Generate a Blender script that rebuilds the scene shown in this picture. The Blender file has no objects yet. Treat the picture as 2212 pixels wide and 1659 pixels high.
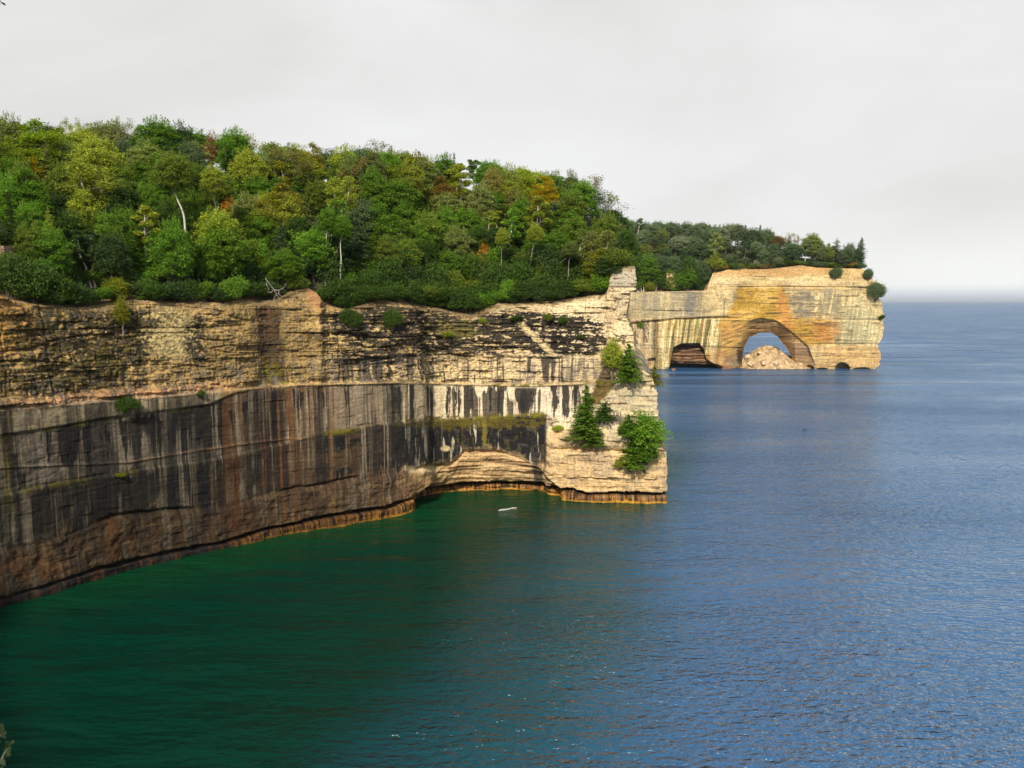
import bpy, math, random, time
import numpy as np
from mathutils import Vector, geometry
T0 = time.time()
random.seed(7)
RS = np.random.RandomState(11)
scene = bpy.context.scene
col = scene.collection

# ------------------------------------------------------------------ camera model (used to read positions off the survey photo)
H = 50.0
F = 1660.0; CX = 1106.0; CY = 829.5
TH = math.radians(6.17)
CT, ST = math.cos(TH), math.sin(TH)
def ray(px, py):
    a = (np.asarray(px, float)-CX)/F; b = (CY-np.asarray(py, float))/F
    return a, CT+b*ST, -ST+b*CT
def at_z(px, py, z=0.0):
    dx, dy, dz = ray(px, py); t = (z-H)/dz
    return dx*t, dy*t, H+dz*t
def at_y(px, py, Y):
    dx, dy, dz = ray(px, py); t = Y/dy
    return dx*t, dy*t, H+dz*t
def proj(X, Y, Z):
    zc = Y*CT-(Z-H)*ST; yc = Y*ST+(Z-H)*CT
    zc = np.maximum(zc, 0.5)
    return CX+F*X/zc, CY-F*yc/zc

# ------------------------------------------------------------------ noise
def _hash(ix, iy, iz, seed):
    h = (ix.astype(np.int64)*374761393 + iy.astype(np.int64)*668265263 + iz.astype(np.int64)*2147483647 + seed*144665) & 0xffffffff
    h = ((h ^ (h >> 13))*1274126177) & 0xffffffff
    h = ((h ^ (h >> 16))*2246822519) & 0xffffffff
    h = h ^ (h >> 15)
    return (h & 0xffffff)/float(0xffffff)
def vn(x, y=0.0, z=0.0, seed=0):
    x, y, z = np.broadcast_arrays(np.asarray(x, float), np.asarray(y, float), np.asarray(z, float))
    ix, iy, iz = np.floor(x), np.floor(y), np.floor(z)
    fx, fy, fz = x-ix, y-iy, z-iz
    fx = fx*fx*(3-2*fx); fy = fy*fy*(3-2*fy); fz = fz*fz*(3-2*fz)
    def c(a, b, d): return _hash(ix+a, iy+b, iz+d, seed)
    if np.all(fz == 0):
        return (c(0,0,0)*(1-fx)+c(1,0,0)*fx)*(1-fy)+(c(0,1,0)*(1-fx)+c(1,1,0)*fx)*fy
    l = (c(0,0,0)*(1-fx)+c(1,0,0)*fx)*(1-fy)+(c(0,1,0)*(1-fx)+c(1,1,0)*fx)*fy
    u = (c(0,0,1)*(1-fx)+c(1,0,1)*fx)*(1-fy)+(c(0,1,1)*(1-fx)+c(1,1,1)*fx)*fy
    return l*(1-fz)+u*fz
def fbm(x, y=0.0, z=0.0, seed=0, oct=4, gain=0.55):
    s = 0; a = 1; t = 0
    for o in range(oct):
        k = 2.03**o
        s = s+a*vn(np.asarray(x)*k+17.3*o, np.asarray(y)*k+5.1*o, np.asarray(z)*k, seed+o*7); t += a; a *= gain
    return s/t
def ss(a, b, x):
    t = np.clip((x-a)/(b-a), 0, 1); return t*t*(3-2*t)
def tab(pts):
    xs = [p[0] for p in pts]; ys = [p[1] for p in pts]
    return lambda x: np.interp(x, xs, ys)
def blob(px, py, cx, cy, rx, ry, soft=0.35, n=0.0):
    d = np.sqrt(((px-cx)/rx)**2+((py-cy)/ry)**2)+n
    return 1-ss(1-soft, 1+soft, d)
def mixc(c, rgb, m):
    m = np.clip(m, 0, 1)[..., None]
    return c*(1-m)+np.asarray(rgb, float)*m

# ------------------------------------------------------------------ object helpers
def tag(o, label=None, cat=None, group=None, kind=None):
    if label: o['label'] = label
    if cat: o['category'] = cat
    if group: o['group'] = group
    if kind: o['kind'] = kind
    return o
def mesh_np(name, V, Fq, mat=None, colors=None, smooth=True, tris=None):
    me = bpy.data.meshes.new(name)
    V = np.asarray(V, np.float32).reshape(-1, 3)
    nq = 0 if Fq is None else len(Fq); nt = 0 if tris is None else len(tris)
    me.vertices.add(len(V)); me.vertices.foreach_set('co', V.ravel())
    loops = []
    if nq: loops.append(np.asarray(Fq, np.int32).ravel())
    if nt: loops.append(np.asarray(tris, np.int32).ravel())
    loops = np.concatenate(loops)
    me.loops.add(len(loops)); me.loops.foreach_set('vertex_index', loops)
    me.polygons.add(nq+nt)
    st = np.concatenate([np.arange(nq)*4, nq*4+np.arange(nt)*3]).astype(np.int32)
    me.polygons.foreach_set('loop_start', st)
    me.polygons.foreach_set('use_smooth', np.full(nq+nt, smooth, bool))
    me.update(calc_edges=True)
    me.validate()
    if colors is not None:
        at = me.color_attributes.new('Col', 'FLOAT_COLOR', 'POINT')
        c4 = np.ones((len(V), 4), np.float32); c4[:, :3] = np.asarray(colors).reshape(-1, 3)
        at.data.foreach_set('color', c4.ravel())
    if mat: me.materials.append(mat)
    return me
def obj(name, me, parent=None):
    o = bpy.data.objects.new(name, me); col.objects.link(o)
    if parent: o.parent = parent
    return o
def empty(name, loc=(0, 0, 0), rz=0, sc=(1, 1, 1)):
    o = bpy.data.objects.new(name, None); col.objects.link(o)
    o.location = loc; o.rotation_euler = (0, 0, rz); o.scale = sc
    o.empty_display_size = 0.5
    return o
def grid_faces(nr, nc):
    i = np.arange((nr-1)*nc).reshape(nr-1, nc)[:, :-1].ravel()
    return np.stack([i, i+1, i+nc+1, i+nc], 1)

# ------------------------------------------------------------------ materials
def newmat(name):
    m = bpy.data.materials.new(name); m.use_nodes = True
    nt = m.node_tree; b = nt.nodes['Principled BSDF']
    return m, nt, b
def N(nt, t, **kw):
    n = nt.nodes.new(t)
    for k, v in kw.items():
        if k in n.inputs: n.inputs[k].default_value = v
        else: setattr(n, k, v)
    return n
def rock_mat(name, fine=1.0, bump=0.16):
    m, nt, b = newmat(name)
    L = nt.links
    vc = N(nt, 'ShaderNodeVertexColor', layer_name='Col')
    tc = N(nt, 'ShaderNodeTexCoord')
    mp = N(nt, 'ShaderNodeMapping'); mp.inputs['Scale'].default_value = (1.3*fine, 1.3*fine, 2.3*fine)
    L.new(tc.outputs['Object'], mp.inputs['Vector'])
    n1 = N(nt, 'ShaderNodeTexNoise', Scale=1.3, Detail=9.0, Roughness=0.68)
    L.new(mp.outputs[0], n1.inputs['Vector'])
    mp2 = N(nt, 'ShaderNodeMapping'); mp2.inputs['Scale'].default_value = (3.2*fine, 3.2*fine, 0.16*fine)
    L.new(tc.outputs['Object'], mp2.inputs['Vector'])
    n2 = N(nt, 'ShaderNodeTexNoise', Scale=1.2, Detail=6.0, Roughness=0.6)
    L.new(mp2.outputs[0], n2.inputs['Vector'])
    r1 = N(nt, 'ShaderNodeMapRange'); r1.inputs[1].default_value = 0.3; r1.inputs[2].default_value = 0.7; r1.inputs[3].default_value = 0.74; r1.inputs[4].default_value = 1.22
    L.new(n1.outputs['Fac'], r1.inputs[0])
    r2 = N(nt, 'ShaderNodeMapRange'); r2.inputs[1].default_value = 0.3; r2.inputs[2].default_value = 0.7; r2.inputs[3].default_value = 0.78; r2.inputs[4].default_value = 1.2
    L.new(n2.outputs['Fac'], r2.inputs[0])
    mu = N(nt, 'ShaderNodeMath', operation='MULTIPLY'); L.new(r1.outputs[0], mu.inputs[0]); L.new(r2.outputs[0], mu.inputs[1])
    vm = N(nt, 'ShaderNodeVectorMath', operation='SCALE'); L.new(vc.outputs['Color'], vm.inputs[0]); L.new(mu.outputs[0], vm.inputs['Scale'])
    L.new(vm.outputs[0], b.inputs['Base Color'])
    b.inputs['Roughness'].default_value = 0.85
    b.inputs['Specular IOR Level'].default_value = 0.2
    bp = N(nt, 'ShaderNodeBump', Strength=bump, Distance=0.5)
    L.new(n1.outputs['Fac'], bp.inputs['Height']); L.new(bp.outputs[0], b.inputs['Normal'])
    return m
M_ROCK = rock_mat('sandstone')
M_ROCKF = rock_mat('sandstone_far', fine=0.5, bump=0.15)

def leaf_mat():
    m, nt, b = newmat('leaves'); L = nt.links
    oi = N(nt, 'ShaderNodeObjectInfo'); geo = N(nt, 'ShaderNodeNewGeometry')
    hs = N(nt, 'ShaderNodeHueSaturation'); L.new(oi.outputs['Color'], hs.inputs['Color'])
    r = N(nt, 'ShaderNodeMapRange'); r.inputs[3].default_value = 0.6; r.inputs[4].default_value = 1.5
    L.new(geo.outputs['Random Per Island'], r.inputs[0]); L.new(r.outputs[0], hs.inputs['Value'])
    mm = N(nt, 'ShaderNodeMath', operation='MULTIPLY'); mm.inputs[1].default_value = 7.31
    L.new(geo.outputs['Random Per Island'], mm.inputs[0])
    fr = N(nt, 'ShaderNodeMath', operation='FRACT'); L.new(mm.outputs[0], fr.inputs[0])
    rh = N(nt, 'ShaderNodeMapRange'); rh.inputs[3].default_value = 0.47; rh.inputs[4].default_value = 0.525
    L.new(fr.outputs[0], rh.inputs[0]); L.new(rh.outputs[0], hs.inputs['Hue'])
    L.new(hs.outputs[0], b.inputs['Base Color'])
    b.inputs['Roughness'].default_value = 0.55; b.inputs['Specular IOR Level'].default_value = 0.3
    tr = N(nt, 'ShaderNodeBsdfTranslucent'); L.new(hs.outputs[0], tr.inputs['Color'])
    mx = N(nt, 'ShaderNodeMixShader'); mx.inputs[0].default_value = 0.42
    out = nt.nodes['Material Output']
    L.new(b.outputs[0], mx.inputs[1]); L.new(tr.outputs[0], mx.inputs[2]); L.new(mx.outputs[0], out.inputs[0])
    return m
M_LEAF = leaf_mat()
def bark_mat(name, c1, c2, sc=3.0, stretch=0.3, lo=.4, hi=.6):
    m, nt, b = newmat(name); L = nt.links
    tc = N(nt, 'ShaderNodeTexCoord'); mp = N(nt, 'ShaderNodeMapping'); mp.inputs['Scale'].default_value = (1, 1, stretch)
    L.new(tc.outputs['Object'], mp.inputs['Vector'])
    n = N(nt, 'ShaderNodeTexNoise', Scale=sc, Detail=5.0); L.new(mp.outputs[0], n.inputs['Vector'])
    r = N(nt, 'ShaderNodeValToRGB'); r.color_ramp.elements[0].position = lo; r.color_ramp.elements[1].position = hi
    r.color_ramp.elements[0].color = (*c1, 1); r.color_ramp.elements[1].color = (*c2, 1)
    L.new(n.outputs['Fac'], r.inputs[0]); L.new(r.outputs[0], b.inputs['Base Color'])
    b.inputs['Roughness'].default_value = 0.9
    return m
M_BARK = bark_mat('grey_brown_bark', (0.07, 0.055, 0.045), (0.22, 0.19, 0.16))
M_PALE = bark_mat('pale_bark', (0.30, 0.27, 0.22), (0.62, 0.58, 0.50), 2.0, 2.0, .3, .5)
M_SILVER = bark_mat('weathered_grey_wood', (0.22, 0.19, 0.17), (0.42, 0.38, 0.34))
# ------------------------------------------------------------------ near cliff
WL = [(0,1305),(75,1284),(150,1262),(225,1241),(300,1220),(375,1203),(450,1186),(525,1170),(600,1153),(680,1139),(740,1131),(830,1115),(920,1096),
      (925,1080),(960,1074),(1000,1068),(1100,1065),(1200,1070),(1300,1075),(1380,1077),(1437,1077)]
base = [tuple(float(v) for v in at_z(x, y, 0.0)[:2]) for x, y in WL]
left_ext = [(60,-60),(45,-22),(30,-6),(12,0.6),(0,1.3),(-4,3.0),(-9,3.2),(-25,0),(-60,12),(-84,36),(-95,66),(-97,92),(-91.5,112)]
wrap = [(41.2,193.5),(42.2,198),(44.5,215),(48,250),(55,330),(62,400),(72,480),(84,552),(96,590)]
def dense(pts, step):
    out = []
    for a, b in zip(pts[:-1], pts[1:]):
        n = max(1, int(math.hypot(b[0]-a[0], b[1]-a[1])/step))
        for i in range(n):
            t = i/n; out.append((a[0]+(b[0]-a[0])*t, a[1]+(b[1]-a[1])*t))
    out.append(pts[-1]); return out
A = dense(left_ext+[base[0]], 1.2)[:-1]
B = dense(base, 0.13)
Cw = dense([base[-1]]+wrap[:3], 0.3)[1:]+dense(wrap[2:], 0.9)[1:]
P = np.array(A+B+Cw)
nA, nB, nC = len(A), len(B), len(Cw)
# smooth plan curve
for it in range(60):
    Q = P.copy(); Q[1:-1] = (P[:-2]+P[2:])*0.25+P[1:-1]*0.5; P = Q
seg = np.hypot(*np.diff(P, axis=0).T); S = np.concatenate([[0], np.cumsum(seg)]); S -= S[nA]
Tn = np.gradient(P, axis=0); Tn /= np.hypot(Tn[:, 0], Tn[:, 1])[:, None]
for it in range(40):
    Q = Tn.copy(); Q[1:-1] = (Tn[:-2]+Tn[2:])*0.25+Tn[1:-1]*0.5; Tn = Q
Tn /= np.hypot(Tn[:, 0], Tn[:, 1])[:, None]
Nn = np.stack([Tn[:, 1], -Tn[:, 0]], 1)      # outward (to the water)
# visible columns reference
ncol = len(P); iL, iR = nA, nA+nB-1
ref = np.clip(np.arange(ncol), iL, iR)
Xr, Yr = P[ref, 0], P[ref, 1]
L1 = tab([(0,625),(30,628),(60,640),(110,655),(160,660),(230,665),(300,655),(340,645),(400,655),(460,655),(520,655),(560,648),(620,650),(660,632),(690,622),(702,632),(715,655),(770,668),(850,648),(900,655),(960,665),(1020,680),(1080,655),(1130,655),(1200,650),(1260,640),(1316,633),(1324,606),(1331,590),(1345,580),(1360,574),(1373,574),(1440,574)])
L2 = tab([(0,883),(120,874),(258,861),(451,846),(540,838),(658,830),(860,825),(1000,828),(1152,831),(1250,827),(1290,820),(1440,815)])
L3 = tab([(0,939),(60,932),(130,920),(206,906),(300,893),(390,882),(451,874),(500,852),(540,841),(600,835),(658,832),(860,828),(1152,834),(1440,830)])
L4 = tab([(0,1070),(26,1065),(133,1042),(232,1029),(300,1015),(450,995),(600,960),(688,934),(747,929),(813,917),(909,909),(1071,901),(1180,893),(1290,893),(1440,893)])
L5 = tab([(0,1179),(86,1166),(240,1111),(344,1098),(490,1089),(559,1063),(694,1040),(754,1030),(817,1017),(870,1013),(909,1007),(975,1000),(1002,974),(1068,969),(1114,984),(1152,994),(1190,1000),(1440,960)])
LN = tab([(0,1285),(100,1255),(200,1222),(350,1188),(480,1165),(560,1140),(713,1108),(830,1090),(930,1058),(1000,1049),(1070,1046),(1120,1046),(1240,1048),(1270,1055),(1440,1056)])
LW = tab([(0,1305),(150,1262),(300,1220),(450,1186),(600,1153),(680,1139),(740,1131),(830,1115),(920,1096),(960,1074),(1100,1065),(1200,1070),(1300,1075),(1440,1077)])
LA = tab([(880,1060),(905,1062),(942,1018),(990,984),(1068,970),(1114,982),(1160,1006),(1215,1045),(1230,1060)])
pxw = proj(Xr, Yr, 0*Xr)[0]
_dx, _dy, _dz = ray(pxw, L1(pxw)); ztop = H+Yr*_dz/_dy
# hidden parts: their own rim height
ZL = np.interp(np.arange(nA), [0, 20, nA*0.30, nA*0.45, nA*0.8, nA-1], [48.2, 48.2, 47.2, 48, 52, ztop[iL]])
ztop[:nA] = np.interp(S[:nA], [S[0], S[nA//3], S[2*nA//3], S[nA-1]], [48.2, 47.6, 50, ztop[iL]])
for k in range(nA):
    if P[k, 1] < 8 and P[k, 0] > -30: ztop[k] = 47.9-0.02*abs(P[k, 0])
for it in range(6): ztop[1:nA] = (ztop[:nA-1]+ztop[1:nA]*2+ztop[2:nA+1])/4
ztop[iR+1:] = np.interp(P[iR+1:, 1], [196, 215, 260, 560], [ztop[iR], 55, 53, 57])
nr = 380
v = np.linspace(0, 1, nr)
zb = -3.0
Z = zb+(ztop[None, :]-zb)*v[:, None]
X0 = np.repeat(Xr[None], nr, 0); Y0 = np.repeat(Yr[None], nr, 0)
PX, PY = proj(X0, Y0, Z)
PX = np.where(np.arange(ncol)[None] < iL, -20, PX)
Sg = np.repeat(S[None], nr, 0)
y1, y2, y3, y4, y5, yN, yW = [f(PX) for f in (L1, L2, L3, L4, L5, LN, LW)]
jag = (fbm(Sg*0.6, Z*0.6, seed=3)-0.5)*8
sil = tab([(560,1376),(626,1376),(629,1364),(682,1354),(698,1364),(727,1369),(764,1371),(798,1388),(809,1406),(830,1417),(891,1421),(930,1430),(967,1436),(986,1441),(1055,1440),(1063,1440),(1077,1440)])
# buttress mask: everything right of / below this line stands forward
butx = tab([(700,1500),(728,1350),(740,1335),(800,1305),(870,1272),(930,1225),(950,1190),(1000,1180),(1060,1175)])
def relief(px, py, s, z):
    off = np.zeros_like(px)
    up = ss(4, -4, py-y2)
    u = np.clip((y2-py)/(y2-y1), 0, 1)
    warp = 0.9*fbm(s*0.03, z*0.02, seed=5)+s*0.004
    zz = z+warp*2.0
    li = np.floor(zz/1.25); h1 = vn(s*0.22, li, seed=21); h1b = np.round(vn(s*0.35, li*3.1, seed=22)*3)/3
    lj = np.floor(zz/0.38); h2 = np.round(vn(s*0.8, lj, seed=23)*4)/4
    smooth_patch = blob(px, py, 378, 725, 55, 55)+blob(px, py, 600, 730, 60, 100)*0.5+ss(1150, 1250, px)*0.45
    amp = 1-0.8*np.clip(smooth_patch, 0, 1)
    off += up*(-0.6-1.5*u-1.8*np.clip((u-0.82)/0.18, 0, 1)**2+amp*((h1-0.5)*1.3+(h1b-0.5)*0.7+(h2-0.5)*0.24)+1.6*(fbm(s*0.05, z*0.07, seed=9)-0.5))
    off += 0.25*up*amp*(fbm(s*1.6, z*2.4, seed=31)-0.5)*2
    for f1, f2, dd, sd in ((0.035, 0.55, 0.55, 32), (0.10, 1.5, 0.28, 33)):
        rr = np.abs(vn(s*f1, zz*f2, seed=sd)-0.5)
        off -= dd*ss(0.05, 0.0, rr)*up*(0.3+0.7*amp)+0.12*dd*ss(0.03, 0.0, rr)*(1-up)*ss(0, 5, py-y5+400*(px < 1180))
    jj = np.abs(vn(s*0.5, np.floor(zz/2.0)+0.3, seed=34)-0.5); off -= 0.3*ss(0.05, 0, jj)*up*amp
    # main ledge
    ledge = np.exp(-((py-(y2-9))/9.0)**2)*ss(560, 380, px)
    off += ledge*(0.9+0.5*(np.round(vn(s*0.3, np.floor(z*1.6), seed=41)*3)/3))
    off += 0.35*np.exp(-((py-y2-1)/3.0)**2)*ss(500, 700, px)
    apron = ss(-3, 3, py-y2)*ss(4, -4, py-y3)
    off += apron*0.4
    # lower wall
    lo = ss(-4, 4, py-y3)
    off += lo*(0.9*(fbm(s*0.07, z*0.09, seed=13)-0.5)+0.22*(np.round(vn(s*0.5, np.floor(zz/2.2), seed=14)*3)/3-0.5)+0.12*(fbm(s*1.2, z*0.9, seed=15)-0.5))
    off += 0.06*lo*(vn(s*0.4, lj, seed=16)-0.5)
    # ledges inside the lower wall
    off += 0.55*ss(-2.5, 2.5, py-y4+jag*0.3)
    lt = np.interp(px, [0, 275, 456, 530, 600, 700], [1010, 999, 969, 958, 950, 940])
    off += 0.25*np.exp(-((py-lt)/2.5)**2)*ss(720, 600, px)
    w5 = ss(1230, 1170, px)
    off += w5*(-0.8*np.exp(-((py-y5-4+jag)/4.0)**2)*ss(0.35, 0.6, vn(s*0.13, seed=56))+0.35*ss(6, 14, py-y5))
    low = ss(0, 10, py-y5)
    off += low*w5*((np.round(vn(s*0.3, lj*0.7, seed=51)*4)/4-0.5)*0.22+(fbm(s*0.35, z*0.35, seed=52)-0.5)*1.5)
    off += w5*0.9*np.clip((py-y5)/(yN-y5), 0, 1)*ss(900, 860, px)
    # arched hollow
    inx = ss(885, 925, px)*ss(1225, 1205, px)
    ya = LA(px); d = np.clip((py-ya)/(yN-ya+0.1), 0, 1)
    bed = (vn(s*0.12, np.floor(z/0.45+s*0.05), seed=61)-0.5)*0.8
    off -= inx*ss(-1, 5, py-ya)*(0.5+2.6*d**1.3-bed)
    # notch + plinth
    nz = (yW-py)
    wob = (fbm(s*0.35, seed=71)-0.5)*6
    plinth_top = yN+6+wob
    notch = ss(-3, 2, py-yN+wob*0.5)*ss(3, -2, py-plinth_top)
    deep = 1.6+2.4*vn(s*0.15, seed=72)
    notch *= 0.5+0.5*ss(300, 700, px)+0.0
    off -= notch*deep*(1+1.2*inx)
    off += ss(-2, 2, py-plinth_top)*(0.1+0.7*(fbm(s*0.8, seed=73)-0.5)-1.2*inx*ss(0.62, 0.4, vn(s*0.35, seed=74))-1.0*inx)
    # buttress at the corner
    bt = ss(-8, 14, px-butx(py)+(fbm(s*0.5, z*0.5, seed=81)-0.5)*16)
    off += bt*(2.6+(np.round(vn(s*0.18, np.floor(z/3.1), seed=82)*3)/3-0.5)*1.3+(fbm(s*0.9, z*1.1, seed=83)-0.5)*0.5+(np.round(vn(s*0.3, np.floor(z/1.9)+7, seed=85)*2)/2-0.5)*0.6)
    off += ss(1172, 1186, px)*ss(922, 932, py)*(0.9+0.6*(np.round(vn(s*0.3, np.floor(z/1.3), seed=84)*3)/3))
    off -= 0.8*np.exp(-((py-(965+(px-1180)*0.02))/3.0)**2)*ss(1180, 1200, px)
    # vertical joints
    jn = np.abs(vn(s*0.11, seed=91)-0.5)
    off -= 0.35*ss(0.02, 0.0, jn)*up
    for gx, gw, gd in ((665, 16, 0.0), (588, 26, 1.6), (692, 10, -1.4), (1185, 7, .8)):
        off -= gd*np.exp(-((px-gx)/gw)**2)*ss(20, -30, py-y2)
    off += 0.26*(fbm(s*2.2, z*3.0, seed=95, oct=3)-0.5)*(0.5+up)
    return off
OFF = relief(PX, PY, Sg, Z)
# above-left extension keep simple
fadeL = ss(S[0], S[nA], Sg) if nA else 1
OFF = np.where(np.arange(ncol)[None] < iL, OFF*0.6, OFF)
PX2 = PX
shiftw = ss(1285, 1437, PX)
SIL = sil(PY); shx = (SIL-1440)/F*Yr[None]*1.0
Yc = P[:, 1][None]
fadeW = np.where(np.arange(ncol)[None] > iR, ss(420, 260, np.repeat(Yc, nr, 0)), 1)
SH = np.where(np.arange(ncol)[None] < iL, 0, shx*shiftw*fadeW)
CX_ = P[:, 0][None]+SH+Nn[:, 0][None]*OFF
CY_ = P[:, 1][None]+Nn[:, 1][None]*OFF
# corner rounding so that the silhouette follows the profile (relief must not push past it)
after = np.arange(ncol)[None] > iR
CX_ = np.where(after, P[:, 0][None]+SH+Nn[:, 0][None]*(OFF-2.4)*0.35, CX_)
prof = (np.round(vn(Z*0.55, 3.3, seed=96)*3)/3-0.5)*5+(fbm(Z*1.1, 2.2, seed=97)-0.5)*5
zc_ = CY_*CT-(Z-H)*ST
lim = (sil(PY)+prof-CX)/F*zc_
kk = np.clip((np.arange(ncol)-iR)*0.004, 0, 0.06)[None]
CX_ = np.where(np.arange(ncol)[None] > iL+400, np.minimum(CX_, lim*(1-kk)), CX_)
# ---------------- colours
def cliff_colours(px, py, s, z):
    n1 = fbm(s*0.10, z*0.12, seed=101); n2 = fbm(s*0.8, z*1.6, seed=102); n3 = fbm(s*2.5, z*0.5, seed=103, oct=3)
    nb = fbm(s*0.35, z*2.6, seed=104)
    c = np.ones(px.shape+(3,))*np.array([0.50, 0.37, 0.19])
    # upper wall
    c = mixc(c, (0.34, 0.25, 0.12), ss(0.45, 0.62, n1)*0.8)
    c = mixc(c, (0.62, 0.50, 0.30), ss(0.55, 0.35, n1)*ss(600, 800, px))
    c = mixc(c, (0.78, 0.66, 0.46), ss(950, 1250, px)*ss(0.3, 0.55, n2+0.2)*0.9)
    c = mixc(c, (0.74, 0.61, 0.40), ss(640, 900, px)*ss(745, 790, py)*0.85)
    c = mixc(c, (0.60, 0.36, 0.13), blob(px, py, 10, 680, 80, 75, n=(n1-.5)))
    c = mixc(c, (0.58, 0.49, 0.28), blob(px, py, 380, 725, 65, 48, n=(n1-.5)*1.2))
    c = mixc(c, (0.22, 0.17, 0.08), ss(0.55, 0.7, n2)*ss(700, 400, px)*0.7*(1-blob(px, py, 380, 725, 65, 48)))
    # dark lichen fields
    dk = blob(px, py, 185, 745, 125, 75, 0.4)+blob(px, py, 290, 725, 50, 60, 0.5)*0.9+blob(px, py, 432, 735, 26, 60, 0.4)*0.9+blob(px, py, 200, 690, 200, 25)*0.7+blob(px, py, 200, 830, 140, 28)*0.7+blob(px, py, 60, 840, 70, 30)*0.6
    thr = 0.62-0.20*np.clip(dk, 0, 1)
    c = mixc(c, (0.035, 0.032, 0.022), ss(thr-0.02, thr+0.07, 0.5*fbm(s*0.9, z*1.3, seed=110)+0.5*fbm(s*2.6, z*3.6, seed=190))*np.clip(dk*1.6, 0, 1)*0.95)
    c = mixc(c, (0.12, 0.10, 0.03), ss(0.50, 0.60, 0.5*fbm(s*0.5, z*0.8, seed=111)+0.5*fbm(s*2.2, z*3.0, seed=191))*(blob(px, py, 170, 730, 190, 80)+blob(px, py, 150, 810, 180, 40)+blob(px, py, 30, 760, 50, 120))*0.75)
    bd = blob(px, py, 1000, 722, 300, 46, 0.5)+blob(px, py, 850, 690, 130, 32)*0.9+blob(px, py, 1150, 700, 130, 22)*0.8+blob(px, py, 800, 775, 90, 16)+blob(px, py, 1220, 745, 90, 22)*0.9
    bnoise = 0.55*fbm(s*0.30, z*3.2, seed=112)+0.45*fbm(s*1.3, z*2.2, seed=113)
    thr = 0.60-0.20*np.clip(bd, 0, 1)
    c = mixc(c, (0.03, 0.026, 0.022), ss(thr, thr+0.03, bnoise)*np.clip(bd*1.8, 0, 1))
    c = mixc(c, (0.20, 0.19, 0.05), blob(px, py, 985, 712, 42, 16, n=(n2-.5)*2)*0.8)
    # thin dark bedding everywhere on the upper wall
    c = mixc(c, (0.10, 0.075, 0.045), ss(0.66, 0.72, nb)*ss(500, 700, px)*0.8)
    # diagonal pale spur
    dg = np.abs((py-700)-(px-1120)*0.9)
    c = mixc(c, (0.72, 0.60, 0.38), ss(12, 5, dg+(n2-.5)*12)*ss(1105, 1120, px)*ss(1245, 1220, px)*0.9)
    # brown band
    bb = ss(-8, 16, px-(568+(py-660)*0.03)+(n3-.5)*34+(n2-.5)*30)*ss(16, -14, px-(618+(py-660)*0.02)+(n3-.5)*34+(n1-.5)*40)*ss(650, 670, py)*(0.85+0.4*n2)
    c = mixc(c, (0.065, 0.042, 0.022), np.clip(bb*1.25, 0, 0.95))
    c = mixc(c, (0.17, 0.16, 0.02), bb*ss(770, 800, py)*ss(0.45, 0.55, n2)*0.95)
    c = mixc(c, (0.11, 0.055, 0.03), bb*ss(0.6, 0.68, fbm(s*1.5, z*0.2, seed=114))*ss(740, 700, py))
    # light streak curtain between upper ledges (x 700-1300, y 770-825)
    st = fbm(s*1.05, z*0.05, seed=120, oct=3)
    cur = ss(768, 778, py+jag)*ss(3, -5, py-y2)*ss(700, 760, px)*ss(1330, 1200, px)
    c = mixc(c, (0.05, 0.042, 0.042), cur*ss(0.57, 0.62, st+0.10*(px < 870)+0.05*(n2-.5))*0.92)
    c = mixc(c, (0.05, 0.04, 0.03), ss(0.54, 0.60, nb)*np.exp(-((py-(y2-5))/6)**2)*ss(650, 720, px))
    # the streaked sheet
    low = ss(-3, 2, py-y3+jag*0.25)
    sheet = np.ones(px.shape+(3,))*np.array([0.86, 0.74, 0.60])
    sheet = mixc(sheet, (0.34, 0.28, 0.24), ss(900, 800, px))
    sheet = mixc(sheet, (0.25, 0.18, 0.13), ss(720, 650, px))
    sheet = mixc(sheet, (0.25, 0.225, 0.22), ss(540, 460, px))
    sheet = mixc(sheet, (0.24, 0.115, 0.065), ss(0.50, 0.60, fbm(s*0.9, z*0.03, seed=121, oct=3))*ss(470, 560, px)*ss(720, 660, px)*0.85)
    sheet = mixc(sheet, (0.52, 0.48, 0.44), ss(0.57, 0.62, fbm(s*1.1, z*0.05, seed=122, oct=3))*ss(900, 700, px)*0.55)
    sheet = mixc(sheet, (0.28, 0.24, 0.22), ss(0.5, 0.6, n2)*ss(520, 400, px)*0.6)
    stw = fbm(s*0.55, z*0.012, seed=124, oct=2); stt = fbm(s*2.3, z*0.03, seed=126, oct=3)
    stk = 0.62*stw+0.38*stt
    length = 20+150*fbm(s*0.6, seed=125, oct=2)
    pull = 0.16*np.clip((py-y3)/length, 0, 3)**2
    st0 = 70*np.maximum(0, vn(s*0.33, seed=128)-0.45)+14*vn(s*1.5, seed=129)
    stk = stk-pull+0.035-0.2*ss(4, -3, py-y3-st0)
    tip = 0.85+0.15*n2
    thrS = np.interp(px, [0, 300, 460, 560, 700, 760, 840, 900, 1060, 1110, 1180, 1260], [0.50, 0.50, 0.52, 0.5, 0.55, 0.52, 0.55, 0.55, 0.55, 0.52, 0.53, 0.55])
    wcl = np.interp(px, [0, 700, 860, 1260], [0, 0, 0, 1])
    sheet = sheet*(0.70+0.6*fbm(s*3.0, z*0.10, seed=127, oct=3))[..., None]
    sheet = mixc(sheet, sheet*0.45, ss(0.56, 0.62, stt)*ss(900, 760, px)*0.8)
    sheet = mixc(sheet, (0.024, 0.023, 0.027), ss(thrS, thrS+0.04, stk)*tip*ss(1275, 1255, px)*0.95)
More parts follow.
